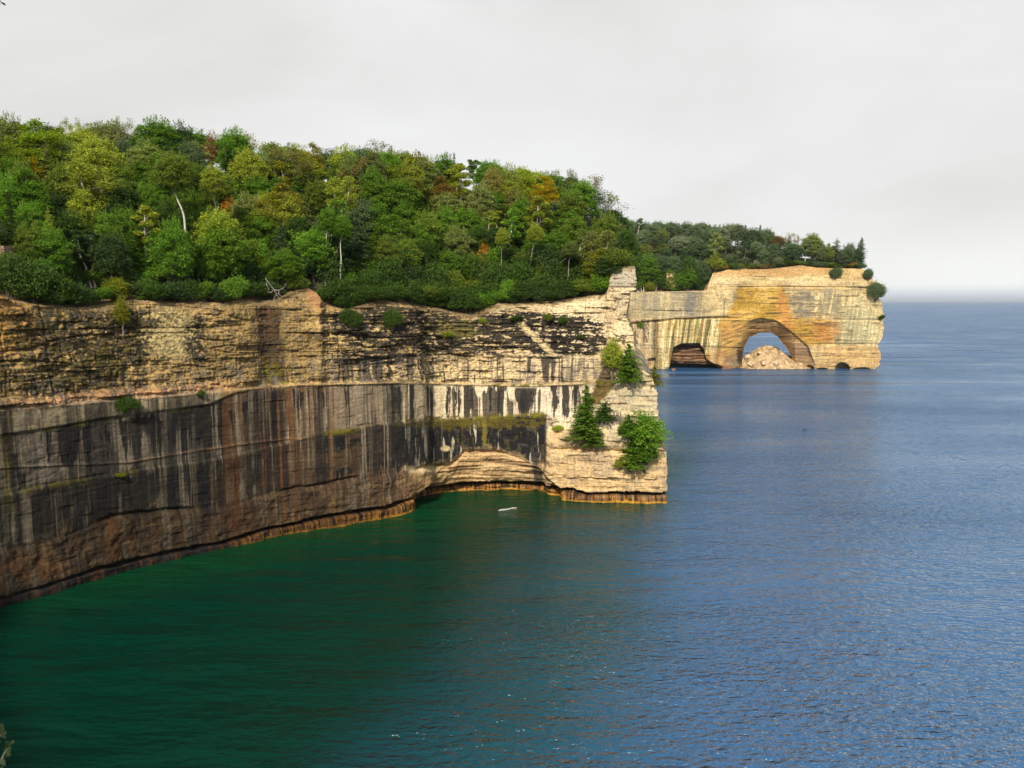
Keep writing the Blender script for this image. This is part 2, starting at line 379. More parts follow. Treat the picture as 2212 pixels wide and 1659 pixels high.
    for sx, w, ya_, yb_ in ((150,24,915,1010),(105,5,930,1000),(375,9,880,960),(400,14,880,975),(448,9,875,925),(480,6,870,1000),(968,4,835,905),(1012,9,832,915),(990,4,832,900),(886,4,830,915),(1134,22,838,896),(1083,8,834,905),(1200,8,830,905),(1222,7,830,905),(1243,5,832,880),(1060,4,836,890)):
        wv = (fbm(py*0.05, seed=int(sx))-0.5)*5
        sheet = mixc(sheet, (0.03, 0.028, 0.032), ss(w+1.5, w-1.0, np.abs(px-sx+wv)+np.maximum(0, py-yb_+45)*0.10*w/8+(n3-.5)*12+(stt-.5)*16)*ss(ya_-3, ya_+2, py)*ss(yb_+6, yb_-6, py)*0.95)
    sheet = mixc(sheet, (0.70, 0.66, 0.60), ss(2.2, 0.8, np.abs(px-707+(n3-.5)*5))*0.6)
    c = c*(1-low[..., None])+sheet*low[..., None]
    # band between ledge and sheet at the left
    ap = ss(-2, 2, py-y2+4)*ss(2, -3, py-y3)
    c = mixc(c, np.array([0.40, 0.36, 0.31]), ap*ss(520, 440, px)*(0.7+0.3*n3))
    c = mixc(c, (0.12, 0.10, 0.09), ap*ss(520, 440, px)*ss(0.52, 0.6, fbm(s*1.6, z*0.15, seed=182, oct=3))*0.7)
    c = mixc(c, (0.55, 0.33, 0.20), np.exp(-((py-(y2-8)+(n1-.5)*8)/10)**2)*ss(560, 440, px)*0.9)
    c = mixc(c, (0.60, 0.44, 0.24), np.exp(-((py-y2)/4)**2)*ss(500, 560, px)*ss(0.35, 0.5, n2)*0.8)
    # black zone
    bz = ss(-4-10*ss(600, 500, px), 3+10*ss(600, 500, px), py-y4+jag*0.4-(n3-.5)*50*ss(700, 560, px))*ss(1192, 1176, px+(n3-.5)*14)
    blk = np.ones(px.shape+(3,))*np.array([0.018, 0.018, 0.023])
    blk = mixc(blk, (0.13, 0.085, 0.06), ss(0.42, 0.6, fbm(s*0.25, z*0.5, seed=130))*ss(900, 700, px))
    blk = mixc(blk, (0.17, 0.105, 0.07), blob(px, py, 600, 1000, 90, 70, 0.5)*0.8)
    blk = mixc(blk, (0.040, 0.042, 0.042), ss(560, 400, px)*0.85)
    blk = mixc(blk, (0.24, 0.215, 0.19), ss(0.58, 0.63, fbm(s*1.2, z*0.06, seed=131, oct=3))*ss(900, 700, px)*0.7)
    blk = mixc(blk, (0.60, 0.58, 0.56), ss(0.665, 0.70, fbm(s*1.0, z*0.10, seed=132, oct=3))*ss(840, 900, px)*0.85)
    blk = mixc(blk, (0.36, 0.32, 0.30), (blob(px, py, 495, 1060, 9, 40)+blob(px, py, 520, 1065, 6, 35)+blob(px, py, 348, 1085, 12, 20)+blob(px, py, 30, 1130, 9, 45)+blob(px, py, 60, 1135, 6, 35)+blob(px, py, 182, 1120, 5, 25))*0.9)
    blk = mixc(blk, (0.28, 0.14, 0.08), ss(2.0, 0.6, np.abs(vn(s*0.9, seed=133)-0.5)*18)*ss(640, 560, px)*ss(520, 570, px)*0.7)
    vl = fbm(s*2.6, z*0.05, seed=134, oct=3)
    blk = blk*(0.55+0.9*vl)[..., None]
    blk = mixc(blk, (0.15, 0.12, 0.09), ss(0.60, 0.66, vl)*ss(900, 650, px)*0.6)
    blk = mixc(blk, (0.10, 0.095, 0.10), ss(0.64, 0.70, fbm(s*0.5, z*0.7, seed=135))*0.5)
    blk = mixc(blk, (0.11, 0.10, 0.03), ss(0.62, 0.68, fbm(s*1.6, z*0.5, seed=136))*ss(820, 900, px)*0.6)
    c = c*(1-bz[..., None])+blk*bz[..., None]
    # second sheet area between L3 and L4 for far left is greyer: add rust
    c = mixc(c, (0.22, 0.11, 0.06), blob(px, py, 572, 1000, 10, 60)*0.7+blob(px, py, 600, 1010, 6, 60)*0.6)
    # pink ledge line
    lt = np.interp(px, [0, 275, 456, 530, 600, 700], [1010, 999, 969, 958, 950, 940])
    c = mixc(c, (0.40, 0.24, 0.14), np.exp(-((py-lt-jag*.2)/1.8)**2)*ss(720, 600, px)*ss(200, 280, px)*0.8)
    # moss on the ledges
    ms = ss(0.42, 0.55, fbm(s*0.5, z*0.5, seed=140))
    moss = np.exp(-((py-y4-2)/5.5)**2)*(blob(px, py, 150, 1045, 140, 40)+blob(px, py, 730, 930, 45, 20)+ss(830, 900, px)*ss(1190, 1170, px)*1.3+blob(px, py, 265, 1025, 35, 25))
    moss += np.exp(-((py-y3-3)/5)**2)*(ss(20, 60, px)*ss(470, 440, px))*0.9+np.exp(-((py-y2-2)/3)**2)*ss(1040, 1080, px)*ss(1180, 1160, px)
    c = mixc(c, (0.15, 0.14, 0.02), np.clip(moss*1.2, 0, 1)*ms)
    c = mixc(c, (0.12, 0.10, 0.02), blob(px, py, 1020, 912, 150, 12, n=(n2-.5)*2.6)*0.9)
    c = mixc(c, (0.20, 0.18, 0.03), blob(px, py, 1046, 935, 5, 30, n=(n2-.5))*0.9)
    c = mixc(c, (0.16, 0.14, 0.03), blob(px, py, 8, 1000, 18, 110, n=(n2-.5)*2)*0.9)
    # lower band
    lw = ss(-10, 12, py-y5+jag*1.3-(n3-.5)*60*ss(960, 850, px)-(n2-.5)*20+(fbm(s*2.0, z*0.4, seed=192)-.5)*12)
    lb = np.ones(px.shape+(3,))*np.array([0.20, 0.125, 0.085])
    lb = mixc(lb, (0.27, 0.175, 0.11), ss(0.45, 0.6, n1)*0.7)
    lb = mixc(lb, (0.40, 0.29, 0.18), ss(0.56, 0.64, fbm(s*0.35, z*0.9, seed=155))*0.8)
    lb = mixc(lb, (0.13, 0.10, 0.095), ss(0.5, 0.62, fbm(s*0.5, z*0.2, seed=150))*ss(900, 600, px)*0.85)
    lb = mixc(lb, (0.45, 0.22, 0.09), blob(px, py, 235, 1150, 14, 70, n=(n2-.5))*0.7+blob(px, py, 60, 1220, 70, 30, n=(n2-.5))*0.6)
    lb = mixc(lb, (0.09, 0.075, 0.07), ss(0.60, 0.66, n3)*0.6*ss(900, 860, px))
    vb = fbm(s*1.8, z*0.12, seed=153, oct=3)
    lb = lb*(0.55+0.9*vb)[..., None]
    lb = mixc(lb, (0.34, 0.25, 0.16), ss(0.62, 0.68, vb)*0.5)
    lb = mixc(lb, (0.06, 0.05, 0.05), ss(0.56, 0.62, fbm(s*0.18, z*0.35, seed=154))*ss(30, 0, py-y5)*0.7)
    lb = mixc(lb, (0.58, 0.42, 0.25), ss(885, 950, px))
    c = c*(1-lw[..., None])+lb*lw[..., None]
    # pale block and hollow
    ya = LA(px); hol = ss(885, 925, px)*ss(1228, 1205, px)*ss(-2, 2, py-ya)
    c = mixc(c, (0.62, 0.46, 0.28), hol)
    c = mixc(c, (0.22, 0.13, 0.07), hol*ss(0.52, 0.62, fbm(s*0.12, z*2.2+s*0.12, seed=151))*0.8)
    c = mixc(c, (0.75, 0.62, 0.45), blob(px, py, 905, 1012, 38, 8, n=(n2-.5))+blob(px, py, 960, 968, 10, 6))
    c = mixc(c, (0.05, 0.04, 0.04), blob(px, py, 1160, 1010, 12, 38, n=(n3-.5)*2)*0.9)
    # right-hand block
    rb = ss(1178, 1192, px)*ss(918, 930, py)
    c = mixc(c, (0.70, 0.52, 0.30), rb*(1-hol)*0.9)
    c = mixc(c, (0.42, 0.34, 0.24), rb*ss(0.5, 0.6, fbm(s*0.25, z*0.4, seed=152))*0.7)
    gb = ss(1272, 1300, px)*ss(790, 830, py)*ss(965, 940, py)
    c = mixc(c, (0.52, 0.47, 0.33), gb*0.8)
    c = mixc(c, (0.70, 0.56, 0.36), gb*ss(0.55, 0.62, n2)*0.7)
    c = mixc(c, (0.08, 0.07, 0.07), blob(px, py, 1330, 905, 45, 10, n=(n3-.5)*3)*0.85)
    c = mixc(c, (0.16, 0.12, 0.09), ss(0.46, 0.62, fbm(s*3.2, z*0.4, seed=194))*blob(px, py, 1268, 984, 40, 9, 0.6, n=(n2-.5))*0.6)
    c = mixc(c, (0.16, 0.12, 0.07), blob(px, py, 1290, 960, 110, 5, n=(n2-.5)*2)*0.7)
    # brown dry slope
    xl = np.interp(py, [738, 800, 870], [1325, 1300, 1268]); xr = np.interp(py, [738, 790, 840, 880], [1352, 1345, 1322, 1285])
    slope = ss(-4, 4, px-xl+(n2-.5)*14)*ss(4, -4, px-xr+(n2-.5)*20)*ss(735, 745, py)*ss(885, 865, py)
    c = mixc(c, (0.17, 0.115, 0.035), slope*0.95)
    c = mixc(c, (0.22, 0.2, 0.03), slope*ss(0.55, 0.62, n2)*0.8)
    c = mixc(c, (0.10, 0.08, 0.05), ss(0.70, 0.74, nb)*ss(1240, 1300, px)*0.7)
    # notch and plinth
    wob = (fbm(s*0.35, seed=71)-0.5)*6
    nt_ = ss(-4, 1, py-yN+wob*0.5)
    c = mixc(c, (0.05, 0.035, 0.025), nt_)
    pl = ss(-2, 2, py-(yN+6+wob))
    pc = np.ones(px.shape+(3,))*np.array([0.44, 0.225, 0.06])
    pc = mixc(pc, (0.20, 0.10, 0.045), ss(0.42, 0.55, fbm(s*1.5, z*0.3, seed=160)))
    pc = mixc(pc, (0.05, 0.035, 0.025), ss(0.55, 0.62, fbm(s*2.4, z*0.25, seed=162, oct=3)))
    pc = mixc(pc, (0.06, 0.055, 0.065), ss(520, 440, px)*0.95)
    pc = mixc(pc, (0.24, 0.13, 0.07), ss(520, 440, px)*ss(0.55, 0.63, fbm(s*1.2, seed=161))*0.9)
    pc = mixc(pc, (0.35, 0.24, 0.14), ss(1290, 1310, px)*ss(0.4, 0.6, n2)*ss(1070, 1060, py)*0.8)
    pc = mixc(pc, (0.55, 0.30, 0.04), ss(yW-5, yW-2, py)*ss(480, 560, px)*0.8)
    c = c*(1-pl[..., None])+pc*pl[..., None]
    # long stains that cross the layers
    ls = 0.68*fbm(s*0.26, z*0.010, seed=185, oct=3)+0.32*fbm(s*2.2, z*0.02, seed=186, oct=3)+0.05*(n1-.5)
    zone = ss(-6, 10, py-y2)*ss(1000, 860, px)*ss(20, -10, py-yN)
    c = mixc(c, (0.022, 0.023, 0.030), zone*ss(0.52, 0.56, ls)*(0.55+0.35*n2)*(1-0.75*ss(0, 8, py-y5)))
    ls2 = 0.5*fbm(s*0.7+40, z*0.010, seed=187, oct=2)+0.5*fbm(s*3.0, z*0.02, seed=188, oct=3)
    c = mixc(c, (0.36, 0.33, 0.31), zone*ss(0.61, 0.65, ls2)*0.75*ss(0.3, 0.55, fbm(s*0.2, z*0.15, seed=195)))
    c = mixc(c, (0.24, 0.115, 0.055), zone*ss(0.60, 0.66, fbm(s*0.9+9, z*0.015, seed=189, oct=3))*ss(420, 520, px)*ss(760, 680, px)*0.7)
    fs = fbm(s*2.4, z*5.0, seed=180, oct=3)
    c = mixc(c, (0.05, 0.04, 0.03), ss(0.64, 0.70, fs)*(0.25+0.35*ss(3, -3, py-y2))*ss(1, 0, nt_))
    c = mixc(c, c*1.25, ss(0.38, 0.33, fs)*0.8)
    # left part of the wall is toned darker, mostly below the main ledge
    c = c*(1-0.36*ss(860, 480, px)*ss(-10, 30, py-y2))[..., None]
    c = c*(1-0.40*ss(960, 800, px)*ss(-4, 8, py-y5))[..., None]
    c = c*(1-0.22*ss(900, 300, px)*ss(4, -10, py-y2))[..., None]*np.array([1.0, 0.97, 0.88])
    c = c*(1-0.25*ss(880, 800, px)*ss(-4, 4, py-y3))[..., None]
    c = c*(1-0.25*ss(620, 520, px)*ss(-4, 4, py-y4))[..., None]
    c = c*np.array([1.02, 0.965, 0.82])
    sp1 = fbm(s*1.7, z*2.2, seed=183, oct=4); c = mixc(c, (0.10, 0.085, 0.07), ss(0.53, 0.60, sp1)*ss(3, -3, py-y2)*ss(1250, 950, px)*0.55)
    sv = fbm(s*1.6, z*0.25, seed=184, oct=3); c = mixc(c, (0.16, 0.135, 0.11), ss(0.56, 0.62, sv)*ss(3, -3, py-y2)*ss(y2-75, y2-30, py)*0.6)
    c = c*(1+ss(900, 1200, px)[..., None]*np.array([-0.04, 0.0, 0.17]))
    big = fbm(s*0.06, z*0.10, seed=181, oct=3)
    c = c*(0.70+0.60*big)[..., None]
    c = mixc(c, (0.50, 0.44, 0.33), ss(1334, 1338, px)*ss(622, 616, py)*ss(0.3, 0.5, n2+.2))
    c = mixc(c, (0.10, 0.07, 0.05), np.exp(-((py-619)/2.0)**2)*ss(1318, 1326, px)*0.9+ss(1338, 1332, px)*ss(0.55, 0.6, nb)*ss(625, 618, py)*.8)
    # sandy lip at the rim
    c = mixc(c, (0.44, 0.30, 0.15), ss(14, 2, py-y1+(n2-.5)*14)*0.75)
    c = mixc(c, (0.42, 0.22, 0.10), blob(px, py, 690, 640, 20, 30)*0.7)
    c = mixc(c, (0.08, 0.07, 0.03), ss(8, 2, py-y1+(n2-.5)*30)*0.6)
    return np.clip(c, 0.012, 0.9)
COL = cliff_colours(PX, PY, Sg, Z)
side = np.clip((np.arange(ncol)-iR)/30.0, 0, 1)[None]*np.ones((nr, 1))
sidec = np.ones(PX.shape+(3,))*np.array([0.5, 0.4, 0.25])*(0.6+0.8*fbm(Sg*0.12, Z*0.9, seed=170))[..., None]
sidec = mixc(sidec, (0.10, 0.085, 0.07), ss(0.54, 0.60, fbm(Sg*0.5, Z*0.03, seed=171))*ss(40, 34, Z)*0.85)
sidec = mixc(sidec, (0.08, 0.07, 0.04), ss(0.60, 0.66, fbm(Sg*0.3, Z*2.2, seed=172))*0.7)
COL = COL*(1-side[..., None])+sidec*side[..., None]
V = np.stack([CX_, CY_, Z], -1)
# top rows folding inland
rim = V[-1].copy()
extra = []
for k, (d, dz) in enumerate(((0.6, .10), (1.6, .12), (3.2, -0.3))):
    r = rim.copy(); r[:, 0] -= Nn[:, 0]*d; r[:, 1] -= Nn[:, 1]*d; r[:, 2] += dz; extra.append(r)
V = np.concatenate([V, np.stack(extra)], 0); COL = np.concatenate([COL, np.repeat(COL[-1:], 3, 0)], 0)
Fq = grid_faces(nr+3, ncol)
me = mesh_np('near_cliff', V, Fq, M_ROCK, COL)
o = obj('near_cliff', me); tag(o, 'long streaked sandstone cliff dropping into the green bay', 'cliff', kind='structure')
RIM = extra[0].copy()          # used by the land above
print('near cliff', V.shape, time.time()-T0)
def near_face(px, py):
    """point on the near cliff face seen at px,py"""
    j = np.argmin(np.abs(np.arange(ncol)-0)) if False else None
    XX, YY = proj(V[:nr, iL:iR+1, 0], V[:nr, iL:iR+1, 1], V[:nr, iL:iR+1, 2])
    k = np.argmin((XX-px)**2+(YY-py)**2); r, c_ = divmod(int(k), iR+1-iL)
    return V[r, c_+iL], np.array([Nn[c_+iL, 0], Nn[c_+iL, 1], 0.0])
NPX, NPY = proj(V[:nr, iL:iR+1, 0], V[:nr, iL:iR+1, 1], V[:nr, iL:iR+1, 2])
def near_face(px, py):
    k = int(np.argmin((NPX-px)**2+(NPY-py)**2)); r, c_ = divmod(k, NPX.shape[1])
    return V[r, c_+iL], np.array([Nn[c_+iL, 0], Nn[c_+iL, 1], 0.0])
# ------------------------------------------------------------------ far headland with the arch
YF = 566.0
FT = tab([(1340,633),(1359,631),(1440,630),(1526,628),(1530,615),(1540,590),(1572,583),(1659,582),(1700,577),(1730,573),(1765,578),(1823,580),(1865,580),(1910,582)])
hole = [(1599,803),(1603,785),(1604,767),(1607,752),(1612,742),(1622,728),(1633,721),(1649,718),(1668,720),(1680,728),(1691,741),(1702,754),(1709,768),(1714,782),(1718,803)]
HB = tab([(1500,804),(1598.9,804)]+hole+[(1718.1,804),(1950,804)])
FR = tab([(560,1862),(580,1864),(589,1875),(609,1890),(634,1897),(654,1904),(686,1909),(728,1908),(738,1902),(744,1894),(757,1900),(786,1901),(797,1890),(804,1889)])
# columns
nu = 760; nv = 210
us = np.concatenate([np.linspace(1338, 1598.5, 330), np.linspace(1598.6, 1603, 30), np.linspace(1603.3, 1714, 170), np.linspace(1714.2, 1718.4, 30), np.linspace(1719, 1889, 220)])
nu = len(us)
hb = HB(us)+((np.round(vn(us*0.10, 2.2, seed=197)*3)/3-0.5)*7+(fbm(us*0.35, 1.7, seed=196)-.5)*5)*ss(1605, 1614, us)*ss(1712, 1704, us); ftop = FT(us)
vv = np.linspace(0, 1, nv)[:, None]
GY = hb[None]+(ftop-hb)[None]*vv
# right-hand silhouette: columns near the end stretch to follow the profile
wR = ss(1750, 1889, us)[None]
GX = us[None]+(FR(GY)-1889+(np.round(vn(GY*0.11, 4.4, seed=199)*3)/3-0.5)*5+(fbm(GY*0.3, 1.1, seed=198)-.5)*4)*wR
def alc_dist():
    pass
out_alc = tab([(1540,805),(1562,784),(1572,762),(1590,728),(1610,699),(1625,690),(1643,686),(1678,692),(1713,718),(1746,747),(1762,790),(1775,805)])
in_y = HB
def far_relief(px, py):
    X, _, Zm = at_y(px, py, YF)
    s = X; z = Zm
    li = np.floor((z+0.02*s)/2.6); lj = np.floor(z/0.9)
    r = 1.6*(fbm(s*0.03, z*0.05, seed=201)-0.5)*2+1.1*(np.round(vn(s*0.05, np.floor((z+0.02*s)/6.5), seed=202)*3)/3-0.5)+0.25*(np.round(vn(s*0.12, lj, seed=203)*3)/3-0.5)+0.35*(fbm(s*0.5, z*0.35, seed=204)-0.5)
    # vertical ribs on the left half
    rib = ss(1575, 1540, px+(py-700)*0.3)*ss(690, 705, py)
    slant = s+np.clip(z-5, 0, 60)*(-0.10)*ss(1380, 1500, px)
    r += rib*(1.3*(np.abs(fbm(slant*0.22, z*0.02, seed=205, oct=3)-0.5)*2)+0.5*(np.round(vn(slant*0.5, np.floor(z/5), seed=206)*2)/2-.5))
    # ledge line
    ly = np.interp(px, [1365, 1462, 1565, 1720, 1900], [697, 688, 684, 690, 692])
    r -= 1.0*np.exp(-((py-ly-3)/2.0)**2)*ss(1640, 1560, px)
    r += 1.0*ss(ly+1, ly-1, py)*ss(1600, 1540, px)
    l2 = np.interp(px, [1540, 1660, 1900], [622, 619, 622])
    r -= 1.2*np.exp(-((py-l2)/1.6)**2)*ss(1560, 1600, px)
    r -= 6*np.clip((612-py)/32, 0, 1)**1.5*ss(1530, 1560, px)
    r -= 1.2*np.exp(-((py-744)/2.5)**2)*ss(1740, 1790, px)
    r -= 1.0*np.exp(-((py-691)/2)**2)*ss(1780, 1850, px)*ss(1905, 1895, px)
    r -= 0.9*np.exp(-((py-727-(px-1700)*0.02)/1.5)**2)*ss(1640, 1680, px)*ss(1780, 1740, px)
    # golden scar a little set back
    r -= 1.2*blob(px, py, 1650, 650, 62, 50, 0.2)
    # arch: funnel-shaped hollow around the hole
    oy = out_alc(px); iy = np.minimum(in_y(px), 803)
    t = np.clip((py-oy)/(np.maximum(iy-oy, 6)), 0, 1)
    t = np.where((px < 1545) | (px > 1772), 0, t)
    # sideways falloff next to the hole for the jambs
    jl = ss(1545, 1603, px+(790-py)*-0.12); jr = ss(1768, 1716, px)
    side = np.where(px < 1603, jl, np.where(px > 1715, jr, 1.0))
    lf = ss(1600, 1640, px)
    r -= 12*np.minimum(t**(2.2-1.0*lf), side**(2.2-1.0*lf))+ss(0.0, 0.06, t)*1.5*np.minimum(side*3, 1)*lf
    # left cave
    cy = np.interp(px, [1440, 1446, 1455, 1472, 1510, 1520, 1526, 1549, 1552], [806, 795, 750, 742, 741, 754, 776, 790, 806])
    inc = ss(-0.5, 2.5, py-cy)*ss(1441, 1445, px)*ss(1553, 1548, px)
    dc = np.clip((py-cy)/50, 0, 1)
    r -= inc*(4.5+4*(vn(s*.05, np.floor(z/1.4+s*.03), seed=207)-0.5)+3*np.clip((1520-px)/70, 0, 1))
    low = ss(781, 786, py-((px-1450)*0.05))
    r -= 6*low*inc
    for (cx, cyy, rx, ry, dp) in ((1490, 797, 45, 6, 4), (1540, 795, 18, 7, 5), (1820, 797, 14, 12, 8), (1748, 797, 10, 7, 5), (1700,797,10,4,2), (1775,800,14,5,3), (1860,800,20,5,3)):
        r -= dp*blob(px, py, cx, cyy, rx, ry, 0.25, n=(fbm(s*.2, z*.2, seed=209)-.5)*.4)
    # small square hollow near the corner
    r -= 3*ss(1398, 1402, px)*ss(1417, 1413, px)*ss(774, 777, py+(px-1400)*0.1)
    # base lip
    r += 1.0*ss(756, 762, py)*ss(1740, 1790, px)
    return r
RL = far_relief(GX, GY)
endw = ss(1850, 1889, us)[None]
RL = RL*(1-0.5*endw)
YY = YF-RL
XX, _, ZZ = at_y(GX, GY, YY)
ZZ[0] = np.where(hb > 803.5, -2.0, ZZ[0])
def far_colours(px, py):
    X, _, z = at_y(px, py, YF); s = X
    n1 = fbm(s*0.06, z*0.08, seed=211); n2 = fbm(s*0.35, z*0.7, seed=212); nb = fbm(s*0.12, z*1.2, seed=213)
    slant = s+np.clip(z-5, 0, 60)*(-0.12)*ss(1380, 1500, px)
    st = fbm(slant*0.55, z*0.02, seed=214, oct=4); st2 = fbm(slant*1.1, z*0.03, seed=215, oct=3)
    c = np.ones(px.shape+(3,))*np.array([0.60, 0.50, 0.33])
    c = mixc(c, (0.72, 0.60, 0.40), ss(0.45, 0.6, n2)*0.8)
    c = mixc(c, (0.22, 0.20, 0.15), ss(0.53, 0.58, fbm(s*0.35, z*0.03, seed=230, oct=4))*ss(625, 640, py)*ss(790, 740, py)*0.7)
    c = mixc(c, (0.42, 0.28, 0.13), ss(0.58, 0.66, fbm(s*0.04, z*0.35, seed=231))*0.7)
    # left upper grey panel
    lp = ss(1545, 1520, px)*ss(692, 686, py-(1450-px)*0.06)*ss(628, 631, py)
    c = mixc(c, (0.40, 0.37, 0.31), lp*(0.9-0.5*ss(1460, 1540, px)))
    c = mixc(c, (0.58, 0.50, 0.34), lp*ss(0.52, 0.6, st)*0.8)
    c = mixc(c, (0.24, 0.24, 0.27), lp*(blob(px, py, 1492, 655, 14, 30, n=(n2-.5))+blob(px, py, 1400, 655, 28, 22, n=(n2-.5)*1.5)*0.5)*0.85)
    # ribs
    rb = ss(1600, 1560, px+(py-700)*0.35)*ss(686, 692, py)
    c = mixc(c, (0.60, 0.50, 0.28), rb)
    c = mixc(c, (0.86, 0.80, 0.62), rb*ss(0.53, 0.57, st)*0.95)
    c = mixc(c, (0.12, 0.11, 0.08), rb*ss(0.46, 0.42, st)*0.95)
    c = mixc(c, (0.34, 0.34, 0.15), rb*ss(0.55, 0.62, st2)*0.7)
    c = mixc(c, (0.46, 0.27, 0.08), rb*ss(0.60, 0.66, 1-st2)*0.7)
    c = mixc(c, (0.48, 0.36, 0.32), rb*ss(1430, 1400, px)*0.5)
    c = mixc(c, (0.07, 0.06, 0.06), rb*ss(1440, 1400, px)*ss(0.58, 0.63, fbm(s*0.4, z*0.25, seed=216))*0.8)
    c = mixc(c, (0.10, 0.08, 0.05), ss(1600, 1560, px)*np.exp(-((py-np.interp(px, [1365, 1462, 1565], [696, 687, 683]))/1.5)**2)*0.8)
    # golden scar and ochre round the arch
    gx0 = np.interp(py, [615, 640, 680, 700, 740, 790], [1592, 1590, 1572, 1552, 1565, 1560]); gx1 = np.interp(py, [612, 650, 685, 690, 740, 790], [1690, 1702, 1712, 1790, 1795, 1770])
    g = ss(-5, 5, px-gx0+(n2-.5)*14)*ss(5, -5, px-gx1+(n2-.5)*16)*ss(603, 614, py+(n2-.5)*8)*ss(760, 742, py-(1720-px)*0.15)
    c = mixc(c, (0.52, 0.34, 0.07), g*0.95)
    c = mixc(c, (0.62, 0.44, 0.16), g*ss(0.5, 0.6, n1)*0.7)
    c = mixc(c, (0.50, 0.25, 0.09), g*blob(px, py, 1700, 660, 22, 45, n=(n2-.5))*0.8+g*ss(690, 705, py)*ss(0.45, 0.6, n1)*0.8)
    c = mixc(c, (0.13, 0.08, 0.04), g*ss(0.60, 0.66, nb)*0.7)
    c = mixc(c, (0.42, 0.36, 0.12), blob(px, py, 1640, 610, 22, 12)*0.6)
    # right streaked panels
    c = mixc(c, (0.22, 0.21, 0.20), blob(px, py, 1735, 655, 28, 32, 0.25, n=(n2-.5)*0.9)*0.85)
    c = mixc(c, (0.58, 0.48, 0.30), blob(px, py, 1740, 655, 32, 35)*ss(0.56, 0.62, nb)*0.9)
    c = mixc(c, (0.26, 0.25, 0.22), blob(px, py, 1790, 650, 22, 35, n=(n2-.5))*ss(0.45, 0.52, st2)*0.8)
    c = mixc(c, (0.66, 0.62, 0.46), blob(px, py, 1852, 710, 45, 45, n=(n2-.5))*0.7)
    c = mixc(c, (0.42, 0.42, 0.30), blob(px, py, 1862, 700, 50, 60)*ss(0.52, 0.58, st2)*0.8)
    c = mixc(c, (0.52, 0.25, 0.08), blob(px, py, 1790, 715, 30, 22, n=(n2-.5)*1.2)*0.65)
    c = mixc(c, (0.58, 0.40, 0.22), ss(744, 750, py)*ss(1745, 1790, px)*0.7)
    c = mixc(c, (0.16, 0.12, 0.08), ss(0.66, 0.71, nb)*ss(1560, 1620, px)*0.75)
    # orange slope under the trees
    c = mixc(c, (0.50, 0.32, 0.17), ss(603, 590, py+(n2-.5)*14)*ss(1528, 1545, px)*0.75)
    c = mixc(c, (0.72, 0.60, 0.42), ss(600, 608, py)*ss(626, 618, py+(n2-.5)*10)*ss(1528, 1545, px)*0.6)
    c = mixc(c, (0.62, 0.48, 0.28), ss(612, 596, py)*ss(1790, 1840, px)*0.8)
    fs = fbm(s*0.9, z*2.0, seed=219, oct=3)
    c = mixc(c, (0.14, 0.11, 0.07), ss(0.64, 0.70, fs)*0.55)
    c = c*(0.66+0.68*n1)[..., None]*np.array([1.0, 0.92, 0.70])
    c = mixc(c, c*1.2, ss(0.40, 0.34, fs))
    # arch hollow
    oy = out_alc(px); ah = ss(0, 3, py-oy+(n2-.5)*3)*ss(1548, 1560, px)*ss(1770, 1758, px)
    c = mixc(c, (0.70, 0.46, 0.22), ah*(0.3+0.45*ss(1600, 1640, px)))  # hollow painted lighter to offset the shade on its walls
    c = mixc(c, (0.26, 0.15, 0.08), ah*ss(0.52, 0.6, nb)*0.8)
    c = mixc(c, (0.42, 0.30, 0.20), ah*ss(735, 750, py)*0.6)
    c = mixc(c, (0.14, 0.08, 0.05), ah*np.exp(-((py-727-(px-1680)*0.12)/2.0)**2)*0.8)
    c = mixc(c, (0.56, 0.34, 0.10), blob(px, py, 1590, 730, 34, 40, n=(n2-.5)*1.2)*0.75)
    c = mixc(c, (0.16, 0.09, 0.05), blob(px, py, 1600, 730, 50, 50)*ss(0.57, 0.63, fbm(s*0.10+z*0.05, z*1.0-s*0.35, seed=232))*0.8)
    c = mixc(c, (0.03, 0.02, 0.015), blob(px, py, 1600, 770, 9, 20, n=(n2-.5))*0.9)  # black patch paints the shade of a small cave by the left jamb
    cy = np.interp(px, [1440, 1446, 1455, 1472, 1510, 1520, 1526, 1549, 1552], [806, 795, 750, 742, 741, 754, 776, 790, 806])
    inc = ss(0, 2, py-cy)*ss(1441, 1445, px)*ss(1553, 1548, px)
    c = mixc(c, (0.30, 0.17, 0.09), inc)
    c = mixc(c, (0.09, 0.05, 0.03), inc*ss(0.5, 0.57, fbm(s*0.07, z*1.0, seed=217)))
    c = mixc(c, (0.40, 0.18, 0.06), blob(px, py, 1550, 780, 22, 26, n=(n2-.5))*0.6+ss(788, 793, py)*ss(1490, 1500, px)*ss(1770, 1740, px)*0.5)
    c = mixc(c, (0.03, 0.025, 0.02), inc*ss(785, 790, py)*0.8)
    return np.clip(c, 0.012, 0.9)
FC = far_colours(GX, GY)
front = np.stack([XX, YY, ZZ], -1)
# back wall: same outline 78 m further on, plain relief; widened hole
DEP = 78.0
Xb0, _, Zb0 = at_y(GX, GY, YF)
cxh = float(at_y(1658, 770, YF)[0])
kb = 1.0
YB = YF+DEP+6*(fbm(Xb0*0.02, Zb0*0.04, seed=222)-.5)
pxb = GX+0.10*(GX-1660)*np.exp(-((GX-1660)/90)**2)-34*wR; pyb = GY-5*np.exp(-((GX-1660)/80)**2)*(GY < 803)
XB, _, ZB = at_y(pxb, pyb, YB)
ZB = np.minimum(ZB, Zb0+3)
ZB[0] = np.where(hb > 803.5, -2.0, np.maximum(ZB[0], Zb0[0]-3))
back = np.stack([XB, YB, ZB], -1)
VF = [front.reshape(-1, 3)]; CF = [FC.reshape(-1, 3)]; FQ = [grid_faces(nv, nu)]
off = nu*nv
bsub = 4
bi = np.arange(0, nu, bsub); bj = np.arange(0, nv, bsub)
